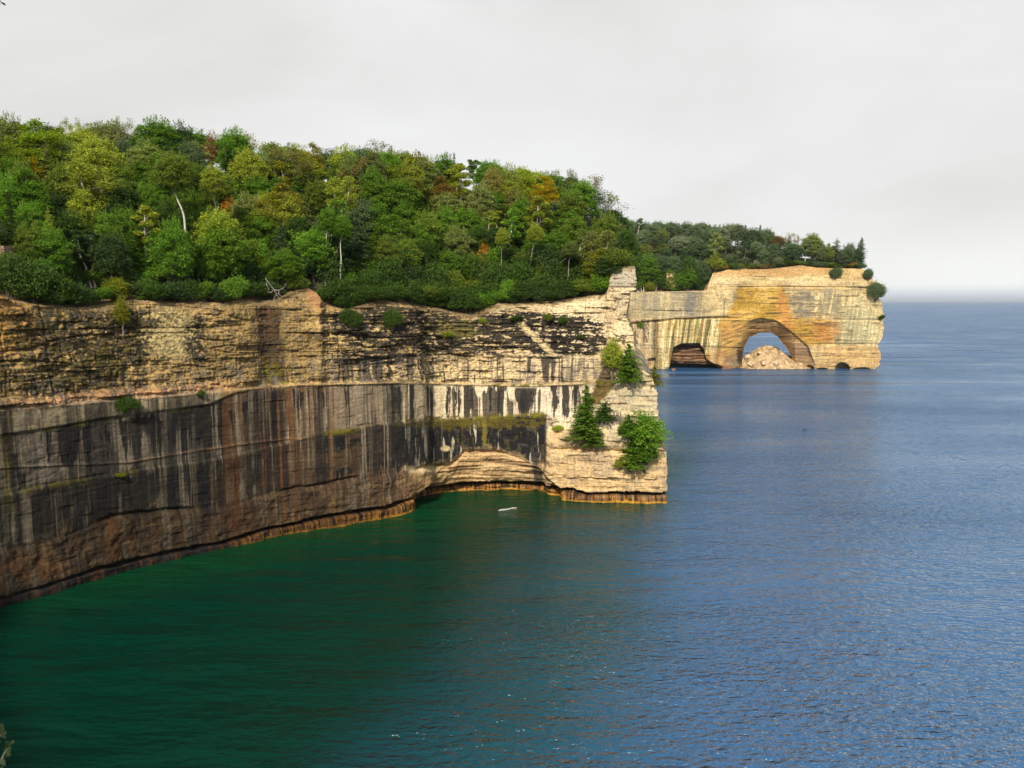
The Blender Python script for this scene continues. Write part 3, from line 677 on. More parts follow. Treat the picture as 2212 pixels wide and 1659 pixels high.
bk = back[np.ix_(bj, bi)]; VF.append(bk.reshape(-1, 3)); CF.append(np.ones((bk.shape[0]*bk.shape[1], 3))*np.array([.5, .38, .22]))
FQ.append(grid_faces(len(bj), len(bi))[:, ::-1]+off); off += len(bj)*len(bi)
def loft(a, b, ca, n, jitter=0.0, seed=0, sag=0.0):
    """strip between polyline a and b (same length)"""
    global off
    t = np.linspace(0, 1, n)[:, None, None]
    G = a[None]*(1-t)+b[None]*t
    if jitter:
        nn = fbm(G[..., 0]*0.10, G[..., 1]*0.10, G[..., 2]*0.25, seed=seed)-0.5
        w = np.sin(np.pi*t[..., 0])**0.5
        G[..., 2] += nn*jitter*w; G[..., 0] += (fbm(G[..., 1]*0.1, G[..., 2]*0.1, seed=seed+3)-0.5)*jitter*w
    CC = np.ones(G.shape)*np.array(ca)*(0.5+fbm(G[..., 0]*0.08, G[..., 1]*0.08, G[..., 2]*0.9, seed=seed+5))[..., None]
    VF.append(G.reshape(-1, 3)); CF.append(CC.reshape(-1, 3)); FQ.append(grid_faces(n, a.shape[0])+off); off += n*a.shape[0]
mh = (us > 1598) & (us < 1719)
loft(front[0][mh], back[0][mh], (0.48, 0.32, 0.19), 50, 2.0, 300)
# right end wall
loft(front[:, -1], back[:, -1], (0.5, 0.4, 0.25), 40, 2.5, 310)
loft(front[:, 0], back[:, 0], (0.5, 0.4, 0.25), 6, 0.0, 320)
VF = np.concatenate(VF); CF = np.concatenate(CF); FQ = np.concatenate(FQ)
me = mesh_np('far_headland', VF, FQ, M_ROCKF, CF)
o = obj('far_headland', me); tag(o, 'pale sandstone headland pierced by a great sea arch', 'headland', kind='structure')
FARTOP = front[-1]; FARBACK = back[-1]; FAREND = None
FPX, FPY = proj(front[..., 0], front[..., 1], front[..., 2])
def far_face(px, py):
    k = int(np.argmin((FPX-px)**2+(FPY-py)**2)); r, c_ = divmod(k, nu)
    return front[r, c_]
FE = tab([(float(a), float(b)) for a, b in zip(FPX[-1], front[-1, :, 1])][::6])
print('far', time.time()-T0)

# ------------------------------------------------------------------ land
SKY = tab([(-200,262),(0,262),(150,275),(290,265),(370,267),(470,290),(560,310),(680,320),(850,325),(960,345),(1060,345),(1150,365),(1250,390),(1310,440),(1350,472),(1400,483),(1500,482),(1570,487),(1640,492),(1720,512),(1760,515),(1870,520)])
EY = tab([(float(a), float(b)) for a, b in zip(NPX[-1], V[nr-1, iL:iR+1, 1])][::8])   # depth of rim by px
EZ = tab([(float(a), float(b)) for a, b in zip(NPX[-1], V[nr-1, iL:iR+1, 2])][::8])
RW = 62.0; TREEH = 9.5
rimpoly = RIM[:, :2]
keep = []
last = None
for i in range(0, ncol):
    p = RIM[i]
    if last is None or math.hypot(p[0]-last[0], p[1]-last[1]) > 1.5:
        keep.append((float(p[0]), float(p[1]), float(p[2]))); last = p
fk = []
for i in range(0, nu, 8): fk.append(tuple(float(q) for q in FARTOP[i]))
fk.append(tuple(float(q) for q in FARTOP[-1]))
# only the part of the near rim before it meets the far wall
x0f = fk[0][0]
keep = [k for k in keep if k[1] < 560]
endpts = []
for i in range(1, 8):
    t = i/8; a = np.array(FARTOP[-1]); b = np.array(FARBACK[-1]); q = a*(1-t)+b*t; endpts.append(tuple(q))
bkp = [tuple(float(q) for q in FARBACK[i]) for i in range(nu-1, -1, -12)]
outer = [(70, 700, 60.), (-60, 700, 60.), (-320, 560, 60.), (-380, 200, 60.), (-300, -60, 60.), (60, -160, 48.)]
poly = keep+fk+endpts+bkp+outer
poly2 = [Vector((p[0], p[1])) for p in poly]
polyA = np.array(poly)
edge_line = np.array(keep+fk+endpts+bkp)
def seg_dist(x, y):
    """distance to the rim line and rim height there"""
    d = np.hypot(edge_line[:, 0][None]-x[:, None], edge_line[:, 1][None]-y[:, None])
    k = np.argmin(d, 1); dm = d[np.arange(len(x)), k]
    w = 1/(d+0.3)**3
    return dm, (w*edge_line[:, 2][None]).sum(1)/w.sum(1)
def ground(x, y):
    x = np.atleast_1d(np.asarray(x, float)); y = np.atleast_1d(np.asarray(y, float))
    d, ze = seg_dist(x, y)
    yy = np.maximum(y, 60)
    px = proj(x, yy, np.full_like(x, H+8))[0]
    pn = np.clip(px, 0, 1335)
    ye = EY(pn); zr = H+ (ye+RW)*(lambda r: r[2]/r[1])(ray(pn, SKY(pn)))-TREEH
    t = np.clip((y-ye)/RW, 0, 1.0)
    zn = EZ(pn)+(zr-EZ(pn))*(t*0.65+0.35*ss(0, 1, t))
    pf = np.clip(px, 1365, 1870)
    zt = H+(YF+45)*(lambda r: r[2]/r[1])(ray(pf, SKY(pf)))-16
    tf = np.clip((y-YF)/45, 0, 1)
    _, _, zf0 = at_y(pf, FT(pf), YF)
    zf = zf0+(zt-zf0)*ss(0, 1, tf)
    w = ss(270, 520, y)
    z = zn*(1-w)+zf*w
    z = np.where(y < 110, z*ss(60, 110, y)+(50+0.25*np.minimum(d, 60))*(1-ss(60, 110, y)), z)
    g = ss(0, 9, d)
    z = ze*(1-g)+z*g
    z = z+(fbm(x*0.08, y*0.08, seed=401)-0.5)*2.2*ss(2, 10, d)
    return z, d
from mathutils.geometry import delaunay_2d_cdt
from mathutils.bvhtree import BVHTree
pts = []
def add_grid(x0, x1, y0, y1, st):
    gx, gy = np.meshgrid(np.arange(x0, x1, st), np.arange(y0, y1, st))
    gx = gx.ravel()+(RS.rand(gx.size)-.5)*st*.4; gy = gy.ravel()+(RS.rand(gy.size)-.5)*st*.4
    d, _ = seg_dist(gx, gy)
    m = d > st*0.6
    return [Vector((float(a), float(b))) for a, b in zip(gx[m], gy[m])]
pts += add_grid(-150, 60, 100, 300, 3.5)
pts += add_grid(60, 300, 555, 640, 3.5)
pts += add_grid(-380, 130, -150, 100, 12)
pts += add_grid(-380, 110, 300, 700, 12)
pts += add_grid(-30, 15, -30, 8, 2)
npoly = len(poly2)
edges = [(i, (i+1) % npoly) for i in range(npoly)]
res = delaunay_2d_cdt(poly2+pts, edges, [list(range(npoly))], 1, 1e-4)
vo, eo, fo, ov, oe, of = res
vo = np.array([(q[0], q[1]) for q in vo])
zg, dg = ground(vo[:, 0], vo[:, 1])
# rim vertices keep the rim height
zz = zg.copy()
for i, src in enumerate(ov):
    for s_ in src:
        if s_ < npoly:
            zz[i] = poly[s_][2]-0.02 if s_ < npoly-len(outer) else zg[i]
LV = np.stack([vo[:, 0], vo[:, 1], zz], 1)
tr = [list(f) for f in fo]
def landmat():
    m, nt, b = newmat('forest_soil'); L = nt.links
    vc = N(nt, 'ShaderNodeVertexColor', layer_name='Col'); tc = N(nt, 'ShaderNodeTexCoord')
    n = N(nt, 'ShaderNodeTexNoise', Scale=0.9, Detail=8.0); L.new(tc.outputs['Object'], n.inputs['Vector'])
    r = N(nt, 'ShaderNodeMapRange'); r.inputs[1].default_value = .3; r.inputs[2].default_value = .7; r.inputs[3].default_value = .5; r.inputs[4].default_value = 1.5
    L.new(n.outputs['Fac'], r.inputs[0])
    vm = N(nt, 'ShaderNodeVectorMath', operation='SCALE'); L.new(vc.outputs['Color'], vm.inputs[0]); L.new(r.outputs[0], vm.inputs['Scale'])
    L.new(vm.outputs[0], b.inputs['Base Color']); b.inputs['Roughness'].default_value = .95
    bp = N(nt, 'ShaderNodeBump', Strength=0.6, Distance=0.6); L.new(n.outputs['Fac'], bp.inputs['Height']); L.new(bp.outputs[0], b.inputs['Normal'])
    return m
lc = np.ones((len(LV), 3))*np.array([0.045, 0.055, 0.018])
nn = fbm(LV[:, 0]*0.1, LV[:, 1]*0.1, seed=402)
lc = mixc(lc, (0.42, 0.27, 0.13), ss(7, 1.5, dg+(nn-.5)*6))
lc = mixc(lc, (0.42, 0.25, 0.12), ss(12, 5, dg+(nn-.5)*8)*ss(540, 560, LV[:, 1]))
me = mesh_np('forest_ground', LV, None, landmat(), lc, tris=tr)
land = obj('forest_ground', me); tag(land, 'sloping wooded ground above the cliffs', 'ground', kind='structure')
bvh = BVHTree.FromPolygons([tuple(v_) for v_ in LV.tolist()], tr)
def gz(x, y):
    h = bvh.ray_cast(Vector((x, y, 400)), Vector((0, 0, -1)))
    return h[0].z if h[0] is not None else None
print('land', len(LV), time.time()-T0)
# ------------------------------------------------------------------ vegetation: prototypes
def tube(pts, rad, ns=6):
    """closed-ish tube along pts"""
    pts = np.asarray(pts, float); n = len(pts)
    T_ = np.gradient(pts, axis=0); T_ /= (np.linalg.norm(T_, axis=1)[:, None]+1e-9)
    up = np.array([0.31, 0.17, 0.93]); A_ = np.cross(T_, up); A_ /= (np.linalg.norm(A_, axis=1)[:, None]+1e-9); B_ = np.cross(T_, A_)
    an = np.linspace(0, 2*np.pi, ns, endpoint=False)
    ring = pts[:, None]+np.asarray(rad)[:, None, None]*(A_[:, None]*np.cos(an)[None, :, None]+B_[:, None]*np.sin(an)[None, :, None])
    V_ = ring.reshape(-1, 3); F_ = []
    for i in range(n-1):
        for j in range(ns):
            F_.append((i*ns+j, i*ns+(j+1) % ns, (i+1)*ns+(j+1) % ns, (i+1)*ns+j))
    return V_, np.array(F_)
class Geo:
    def __init__(s): s.V = []; s.F = []; s.n = 0
    def add(s, V_, F_):
        s.V.append(V_); s.F.append(np.asarray(F_)+s.n); s.n += len(V_)
    def mesh(s, name, mat, smooth=True): return mesh_np(name, np.concatenate(s.V), np.concatenate(s.F), mat, smooth=smooth)
def limb(rs, a, b, r0, r1, bend=0.15, n=6):
    a = np.array(a, float); b = np.array(b, float); t = np.linspace(0, 1, n)[:, None]
    d = b-a; L_ = np.linalg.norm(d)
    side = rs.normal(size=3)*bend*L_
    p = a+d*t+side*np.sin(np.pi*t)*0.5
    return tube(p, r0+(r1-r0)*t[:, 0], 5)
def leaf_quads(C, rs, size, upbias=0.6, aspect=0.6, drift=None):
    """one folded leaf spray (quad) per centre"""
    n = len(C)
    nrm = rs.normal(size=(n, 3)); nrm[:, 2] = np.abs(nrm[:, 2])+upbias*2; nrm /= np.linalg.norm(nrm, axis=1)[:, None]
    t = rs.normal(size=(n, 3))
    if drift is not None: t = t*0.6+drift
    t -= nrm*(t*nrm).sum(1)[:, None]; t /= (np.linalg.norm(t, axis=1)[:, None]+1e-9)
    b = np.cross(nrm, t)
    sz = size*(0.6+0.8*rs.rand(n))[:, None]
    a = C-t*sz*0.6; c = C+t*sz*0.6; l = C+b*sz*aspect*0.5+nrm*sz*0.08; r = C-b*sz*aspect*0.5+nrm*sz*0.08
    V_ = np.stack([a, l, c, r], 1).reshape(-1, 3)
    return V_, np.arange(n*4).reshape(n, 4)
def shell(rs, n, c, rad, lo=0.55, up=True):
    d = rs.normal(size=(n, 3)); d /= np.linalg.norm(d, axis=1)[:, None]
    if up: d[:, 2] = np.where(d[:, 2] < -0.25, -d[:, 2], d[:, 2])
    r = lo+(1-lo)*rs.rand(n)**0.6
    return np.asarray(c)+d*r[:, None]*np.asarray(rad)
def make_broadleaf(seed, Ht=15.0, R=4.2, flat=0.8, n_l=36, leaf=0.36, sprig=22, base=0.10, per=330, trunk_mat=None, lean=0.0):
    rs = np.random.RandomState(seed); tr = Geo(); cr = Geo()
    top = np.array([lean*Ht*0.5+rs.normal()*0.3, rs.normal()*0.3, Ht*0.80])
    n = 9; t = np.linspace(0, 1, n)[:, None]
    path = np.array([0, 0, -1.2])*(1-t)+top*t; path[:, :2] += (rs.normal(size=(n, 2))*0.12)*np.sin(np.pi*t)
    tr.add(*tube(path, 0.26*(1-t[:, 0])**0.8+0.05, 7))
    zc = Ht*(base+0.95)/2; rz = Ht*(0.95-base)/2
    for k in range(n_l):
        u = 1-1.75*(k+0.5)/n_l; an = k*2.39996+rs.rand()*0.6; q = math.sqrt(max(0, 1-u*u))
        f = 0.60+0.24*rs.rand()
        c = np.array([R*f*q*math.cos(an), R*f*q*math.sin(an), zc+rz*0.80*u*(0.85+0.2*rs.rand())])
        lr = R*(0.23+0.15*rs.rand())
        ax_ = np.array([np.interp(c[2]-1.2, path[:, 2], path[:, 0]), np.interp(c[2]-1.2, path[:, 2], path[:, 1]), min(c[2]-1.2, top[2])])
        tr.add(*limb(rs, ax_, c, 0.09, 0.025))
        m = int(per*(0.7+0.6*rs.rand()))
        C_ = shell(rs, m, c, (lr*1.15, lr*1.15, lr*max(flat, .8)*1.1), 0.5)+rs.normal(size=(m, 3))*0.16
        cr.add(*leaf_quads(C_, rs, leaf, 0.25, 0.5, drift=np.array([0.25, 0.0, 0.55])))
        for q_ in range(3):        # upright leafy sprigs
            an2 = rs.rand()*6.28; s0 = c+np.array([lr*.7*math.cos(an2), lr*.7*math.sin(an2), lr*0.5]); L_ = 0.7+0.9*rs.rand(); d = np.array([0.25, 0.0, 1.0])+rs.normal(size=3)*0.15; d /= np.linalg.norm(d)
            C2 = s0+np.linspace(0, 1, 11)[:, None]*d*L_+rs.normal(size=(11, 3))*np.linspace(0.2, 0.05, 11)[:, None]
            cr.add(*leaf_quads(C2, rs, leaf*0.75, -0.1, 0.45, drift=d*1.5))
        for q_ in range(3):
            d = rs.normal(size=3); d[2] = abs(d[2])*0.8; d /= np.linalg.norm(d)
            s0 = c+d*lr*np.array([1, 1, flat]); L_ = 0.4+0.9*rs.rand()
            C2 = s0+np.linspace(0, 1, 9)[:, None]*d*L_+rs.normal(size=(9, 3))*0.12
            cr.add(*leaf_quads(C2, rs, leaf*0.85, 0.2))
    m = int(per*3.2)          # inner leaves close the crown
    cr.add(*leaf_quads(shell(rs, m, (0, 0, zc), (R*0.75, R*0.75, rz*0.8), 0.3, False), rs, leaf*1.1, 0.3))
    for q in range(sprig):          # wind-combed leaders at the top
        an = rs.rand()*6.28; r_ = R*0.6*math.sqrt(rs.rand())
        s0 = np.array([r_*math.cos(an), r_*math.sin(an), Ht*(0.95-0.13*(r_/R))])
        L_ = 0.9+1.2*rs.rand(); d = np.array([0.30+0.15*rs.normal(), 0.12*rs.normal(), 1.0]); d /= np.linalg.norm(d)
        C2 = s0+np.linspace(0, 1, 18)[:, None]*d*L_+rs.normal(size=(18, 3))*np.linspace(0.26, 0.05, 18)[:, None]
        cr.add(*leaf_quads(C2, rs, leaf*0.8, -0.2, 0.45, drift=d*1.5))
    return tr.mesh('trunk', trunk_mat or M_BARK), cr.mesh('crown', M_LEAF, False), Ht, 2*R
def make_layered(seed, Ht=13.0, R=4.0, leaf=0.34):
    rs = np.random.RandomState(seed); tr = Geo(); cr = Geo()
    n = 9; t = np.linspace(0, 1, n)[:, None]
    path = np.array([0, 0, -1.2])*(1-t)+np.array([rs.normal()*0.5, 0, Ht*0.92])*t; path[:, :2] += rs.normal(size=(n, 2))*0.1
    tr.add(*tube(path, 0.22*(1-t[:, 0])**0.8+0.04, 7))
    lv = 11
    for k in range(lv):
        zf = 0.14+0.82*k/(lv-1); prof = math.sin(math.pi*min(1, (zf-0.02)/1.0))**0.6
        m = 4 if k < lv-2 else 2 if k < lv-1 else 1
        for j in range(m):
            an = k*1.1+j*1.6+rs.rand()*0.6; rr = R*prof*(0.35+0.35*rs.rand() if m > 1 else 0)
            axp = np.array([np.interp(zf*Ht, path[:, 2], path[:, 0]), np.interp(zf*Ht, path[:, 2], path[:, 1]), zf*Ht])
            c = axp+np.array([rr*math.cos(an), rr*math.sin(an), rs.normal()*0.55])
            tr.add(*limb(rs, axp-np.array([0, 0, .9]), c, 0.07, 0.02))
            lr = R*prof*0.52+0.5
            C_ = shell(rs, 360, c, (lr, lr*0.85, 0.62), 0.15, False); C_ += rs.normal(size=C_.shape)*0.2; C_[:, 2] -= 0.10*((C_[:, 0]-axp[0])**2+(C_[:, 1]-axp[1])**2)**0.5
            cr.add(*leaf_quads(C_, rs, leaf, 0.7))
    return tr.mesh('trunk', M_BARK), cr.mesh('crown', M_LEAF, False), Ht, 2*R
def make_birch(seed, Ht=15.0, R=2.6, leaf=0.34, stems=1, base=0.45):
    rs = np.random.RandomState(seed); tr = Geo(); cr = Geo()
    for sidx in range(stems):
        n = 10; t = np.linspace(0, 1, n)[:, None]; lx = rs.normal()*1.0+sidx*1.2
        path = np.array([sidx*0.25, 0, -1.0])*(1-t)+np.array([lx, rs.normal()*0.6, Ht*(0.95-0.1*sidx)])*t; path[:, :2] += rs.normal(size=(n, 2))*0.10
        tr.add(*tube(path, 0.17*(1-t[:, 0])**0.6+0.035, 7))
        for k in range(11):
            zf = base+(0.93-base)*k/10; axp = np.array([np.interp(zf*Ht, path[:, 2], path[:, 0]), np.interp(zf*Ht, path[:, 2], path[:, 1]), zf*Ht])
            prof = math.sin(math.pi*min(1, (zf-base+0.14)/(1.1-base)))
            an = k*2.4+rs.rand(); rr = R*prof*(0.3+0.5*rs.rand())
            c = axp+np.array([rr*math.cos(an), rr*math.sin(an), 0.3])
            tr.add(*limb(rs, axp-np.array([0, 0, .8]), c, 0.05, 0.015))
            lr = R*(0.30+0.15*rs.rand())
            cr.add(*leaf_quads(shell(rs, 230, c, (lr, lr, lr*0.9), 0.3, False), rs, leaf, 0.2))
    return tr.mesh('trunk', M_PALE), cr.mesh('crown', M_LEAF, False), Ht, 2*R
def make_conifer(seed, Ht=13.0, R=3.0, leaf=0.34, droop=0.25, sparse=1.0, base=0.10):
    rs = np.random.RandomState(seed); tr = Geo(); cr = Geo()
    n = 9; t = np.linspace(0, 1, n)[:, None]
    path = np.array([0, 0, -1.0])*(1-t)+np.array([rs.normal()*0.3, 0, Ht])*t
    tr.add(*tube(path, 0.2*(1-t[:, 0])+0.03, 7))
    z = Ht*base
    while z < Ht*0.985:
        u = z/Ht; L_ = R*(1-u)**0.75*(0.85+0.3*rs.rand())+0.15
        m = max(4, int(8*sparse*(1-u)+4))
        for j in range(m):
            an = rs.rand()*6.28; l = L_*(0.65+0.5*rs.rand())
            d = np.array([math.cos(an), math.sin(an), 0.0])
            q = np.linspace(0.1, 1, max(4, int(l/0.2)))
            C_ = np.array([0, 0, z])+d*q[:, None]*l; C_[:, 2] += -droop*l*q**1.6+0.10*l*q+rs.normal()*0.1
            w_ = 0.42*(1-0.6*q)*min(1, l/1.5)
            sp = np.repeat(C_, 4, 0); pn = np.array([-d[1], d[0], 0])
            sp += pn*(rs.rand(len(sp), 1)-0.5)*2*np.repeat(w_, 4)[:, None]+rs.normal(size=sp.shape)*0.06
            cr.add(*leaf_quads(sp, rs, leaf, 0.9, 0.45))
        z += 0.42*(0.7+0.6*rs.rand())/sparse
    cr.add(*leaf_quads(np.array([0, 0, Ht])+rs.normal(size=(20, 3))*np.array([.08, .08, .35]), rs, leaf*0.6, 0))
    return tr.mesh('trunk', M_BARK), cr.mesh('crown', M_LEAF, False), Ht, 2*R
def make_bare(seed, Ht=12.0, R=3.2, leafy=0, mat=None, dense_=1.0):
    rs = np.random.RandomState(seed); tr = Geo(); cr = Geo()
    def grow(a, d, L_, r, depth):
        b = a+d*L_
        n = 5; t = np.linspace(0, 1, n)[:, None]; p = a+(b-a)*t+rs.normal(size=3)*0.06*L_*np.sin(np.pi*t)
        tr.add(*tube(p, r*(1-0.45*t[:, 0]), 5))
        if depth == 0:
            if leafy: cr.add(*leaf_quads(b+rs.normal(size=(leafy, 3))*0.45, rs, 0.34, 0.3))
            return
        for k in range(3 if depth > 1 else int(3*dense_)):
            dd = d+rs.normal(size=3)*0.42; dd[2] += 0.12; dd /= np.linalg.norm(dd)
            grow(p[-1] if k == 0 else p[-2], dd, L_*(0.62+0.2*rs.rand()), r*0.52, depth-1)
    grow(np.array([0, 0, -0.8]), np.array([0.04, 0, 1.0]), Ht*0.42, 0.20, 4)
    return tr.mesh('trunk', mat or M_SILVER), (cr.mesh('crown', M_LEAF, False) if leafy else None), Ht, 2*R
def make_shrub(seed, Ht=3.2, R=2.3, leaf=0.27, per=430, n_l=8):
    rs = np.random.RandomState(seed); tr = Geo(); cr = Geo()
    for k in range(n_l):
        an = k*2.4; rr = R*0.55*(0.4+0.6*rs.rand()) if k else 0
        c = np.array([rr*math.cos(an), rr*math.sin(an), Ht*(0.30+0.38*rs.rand())+(0.2*Ht if k == 0 else 0)])
        tr.add(*limb(rs, (rs.normal()*0.2, rs.normal()*0.2, -0.5), c, 0.06, 0.02))
        lr = R*(0.42+0.18*rs.rand())
        cr.add(*leaf_quads(shell(rs, per, c, (lr, lr, lr*0.75), 0.5, False), rs, leaf, 0.15))
        for q in range(5):
            d = rs.normal(size=3); d[2] = abs(d[2]); d /= np.linalg.norm(d)
            cr.add(*leaf_quads(c+d*lr*0.9+np.linspace(0, 1, 8)[:, None]*d*0.9+rs.normal(size=(8, 3))*0.08, rs, leaf*0.8, 0.1))
    return tr.mesh('trunk', M_BARK), cr.mesh('crown', M_LEAF, False), Ht, 2*R
PROTO = {
 'broadleaf': [make_broadleaf(1), make_broadleaf(2, 16, 4.0, .7, 38), make_broadleaf(3, 14, 4.4, .7, 40, sprig=12), make_broadleaf(4, 15, 3.7, .9, 32, sprig=30), make_broadleaf(14, 15, 4.2, .6, 42, sprig=10)],
 'maple': [make_layered(5), make_layered(6, 12, 3.8), make_layered(15, 14, 4.2)],
 'birch': [make_birch(7), make_birch(8, 16, 2.4, stems=2), make_birch(16, 15, 3.4, base=.35, stems=2)],
 'conifer': [make_conifer(9), make_conifer(10, 14, 2.6), make_conifer(17, 12, 3.4, base=.04)],
 'pine': [make_conifer(11, 15, 2.6, sparse=0.55, base=.35, droop=-0.1), make_conifer(18, 14, 2.9, sparse=0.6, base=.3, droop=0.0)],
 'bare': [make_bare(12), make_bare(13, 12, 3.0, leafy=12), make_bare(19, 13, 3.4, leafy=34)],
 'shrub': [make_shrub(20, 5.5, 3.9, .32, 620, 11), make_shrub(21, 6.0, 3.5, .32, 620, 11), make_shrub(22, 4.6, 4.2, .30, 620, 12)],
 'sapling': [make_broadleaf(23, 7, 2.3, .8, 22, .30, 12, .06, 150), make_broadleaf(24, 7, 2.0, .9, 22, .30, 14, .05, 150)],
 'bush_fir': [make_conifer(25, 6.5, 2.1, .32, .15, 1.25, .03), make_conifer(26, 6, 2.4, .32, .1, 1.3, .03)],
}
print('protos', time.time()-T0, {k: [len(q[1].polygons) if q[1] else 0 for q in v_] for k, v_ in PROTO.items()})
KINDNAME = {'broadleaf': ('broadleaf_tree', 'tree', 'broadleaf tree'), 'maple': ('maple_tree', 'tree', 'tree with layered branches'), 'birch': ('birch_tree', 'tree', 'slender birch'),
            'conifer': ('conifer_tree', 'tree', 'conifer'), 'pine': ('pine_tree', 'tree', 'thin-topped pine'), 'bare': ('bare_tree', 'tree', 'twiggy tree'),
            'shrub': ('shrub', 'shrub', 'shrub'), 'sapling': ('young_tree', 'tree', 'young tree'), 'bush_fir': ('small_fir_tree', 'tree', 'small fir')}
PAL = {'dark green': (0.020, 0.050, 0.012), 'deep blue-green': (0.018, 0.048, 0.024), 'green': (0.038, 0.095, 0.012), 'bright green': (0.06, 0.15, 0.012),
       'olive': (0.095, 0.105, 0.020), 'grey-green': (0.070, 0.095, 0.050), 'pale green': (0.15, 0.21, 0.055), 'silvery green': (0.21, 0.26, 0.13),
       'yellow-green': (0.20, 0.21, 0.012), 'yellow': (0.34, 0.26, 0.012), 'orange': (0.42, 0.19, 0.015), 'golden': (0.27, 0.19, 0.018),
       'russet': (0.16, 0.075, 0.030), 'red': (0.28, 0.035, 0.02), 'tan': (0.21, 0.16, 0.08), 'pinkish brown': (0.20, 0.11, 0.07), 'brown': (0.12, 0.08, 0.035),
       'grey': (0.11, 0.11, 0.08), 'dusky green': (0.045, 0.065, 0.028), 'dark olive': (0.045, 0.060, 0.012)}
PAL = {k: tuple(min(0.6, c*(1.0, 1.0, 0.85)[q_]*(2.2 if k not in ('yellow', 'orange', 'golden', 'red', 'tan', 'silvery green', 'yellow-green', 'russet', 'pinkish brown') else 1.3)) for q_, c in enumerate(v_)) for k, v_ in PAL.items()}
for k_, f_ in {'olive': 1.5, 'dark olive': 1.5, 'grey-green': 1.4, 'pale green': 1.25, 'green': 1.25, 'dark green': 1.15, 'yellow-green': 1.25, 'russet': 1.35, 'brown': 1.3, 'tan': 1.2, 'deep blue-green': 1.1, 'orange': 1.1, 'golden': 1.35, 'yellow': 1.15, 'dusky green': 1.1}.items():
    PAL[k_] = tuple(c*f_*g for c, g in zip(PAL[k_], (1.06, 1.0, 0.85)))
AVG = (0.085, 0.135, 0.020)
for k_ in list(PAL):
    w_ = {'red': .25, 'russet': .5, 'pinkish brown': .5, 'orange': .45, 'golden': .55, 'tan': .45, 'brown': .3, 'grey': .2, 'yellow': .15, 'silvery green': .35, 'yellow-green': .15, 'green': .3, 'pale green': .35, 'deep blue-green': .25, 'grey-green': .35, 'dark green': .12}.get(k_, .25)
    PAL[k_] = tuple(c*(1-w_)+a*w_ for c, a in zip(PAL[k_], AVG))
PAL = {k_: (c[0]*1.25, c[1]*1.14, c[2]*1.0) for k_, c in PAL.items()}
PAL['yellow-green'] = (0.215, 0.235, 0.018); PAL['pale green'] = (0.15, 0.20, 0.05); PAL['yellow'] = (0.46, 0.40, 0.02); PAL['golden'] = (0.27, 0.25, 0.03); PAL['orange'] = (0.46, 0.26, 0.03); PAL['bright green'] = (0.125, 0.235, 0.02)
PAL['bright yellow-green'] = (0.235, 0.345, 0.02)
PAL = {k_: (c[0]*1.32, c[1]*1.28, c[2]*1.1) for k_, c in PAL.items()}
for k_ in ('dark green', 'deep blue-green'): PAL[k_] = tuple(c*0.8 for c in PAL[k_])
for k_ in ('olive', 'dark olive', 'tan', 'brown'): PAL[k_] = (PAL[k_][0]*0.84, PAL[k_][1]*1.04, PAL[k_][2])
PAL['hazy green'] = (0.23, 0.31, 0.15); PAL['pale hazy green'] = (0.33, 0.38, 0.22); PAL['dusky green'] = (0.15, 0.23, 0.09)  # hazy greens have distance haze mixed into the leaf colour
THINGS = []    # [root, kind, colour, px, py, w, group, label or None, height]
def plant(kind, loc, height, width, colour, rz=None, tilt=(0, 0), pick=None, px=0, py=0, group=None, label=None, landmark=None):
    i = (len(THINGS)*7+3) % len(PROTO[kind]) if pick is None else pick
    tm, cm, H0, W0 = PROTO[kind][i]
    root = empty(KINDNAME[kind][0], loc, random.uniform(-3.14, 3.14) if rz is None else rz)
    sx_ = width/W0; sz_ = height/H0; sx_ = min(max(sx_, sz_*0.75), sz_*1.8)
    root.scale = (sx_, sx_, sz_); root.rotation_euler.x = tilt[0]; root.rotation_euler.y = tilt[1]
    a = obj('trunk', tm, root)
    if cm:
        c = obj('crown', cm, root); base = PAL[colour]; j = random.uniform(0.85, 1.18)
        c.color = (base[0]*j, base[1]*random.uniform(.94, 1.06)*j, base[2]*j, 1)
    root['category'] = KINDNAME[kind][1]
    THINGS.append([root, kind, colour, px, py, width, group, label, height, landmark])
    return root
def place(kind, px, ptop, wpx, colour, h=None, far=False, depth=None, group=None, label=None, landmark=None, pick=None, tilt=(0, 0), sink=0.0):
    """stand a plant on the land so that its top shows at ptop"""
    hs = {'broadleaf': 15, 'maple': 13, 'birch': 15, 'conifer': 13, 'pine': 14, 'bare': 13, 'shrub': 3.2, 'sapling': 6, 'bush_fir': 6}
    h = h or hs[kind]
    y0 = (float(FE(np.clip(px, 1340, 1862)))+1.5 if far else float(EY(np.clip(px, 0, 1335)))+1.5); y1 = (YF+70 if far else y0+RW+14)
    best = None
    if depth is not None: y0 = y1 = (y0-1.5+depth)
    Y = y0
    while Y <= y1+0.01:
        x = float(at_y(px, ptop, Y)[0]); g = gz(x, Y)
        if g is not None:
            need = float(at_y(px, ptop, Y)[2])-g
            if best is None or abs(need-h) < abs(best[0]-h): best = (need, x, Y, g)
            if need <= h and best[0] >= h*0.6: pass
        Y += 1.5
    if best is None and depth is not None:
        for ex in (0.6, 1.2, 1.8, 2.6, 3.6, 5.0):
            x = float(at_y(px, ptop, y0+ex)[0]); g = gz(x, y0+ex)
            if g is not None: best = (float(at_y(px, ptop, y0+ex)[2])-g, x, y0+ex, g); break
    if best is None: return None
    need, x, Y, g = best
    hh = min(max(need, h*0.45), h*1.9)*(1.07 if kind in ('broadleaf', 'maple', 'birch') else 1.0)
    return plant(kind, (x, Y, g-sink), hh, wpx*Y/F, colour, px=px, py=ptop, group=group, label=label, landmark=landmark, pick=pick, tilt=tilt)
r1 = lambda x, y: (0.3224*x, 219.4+0.3224*y)
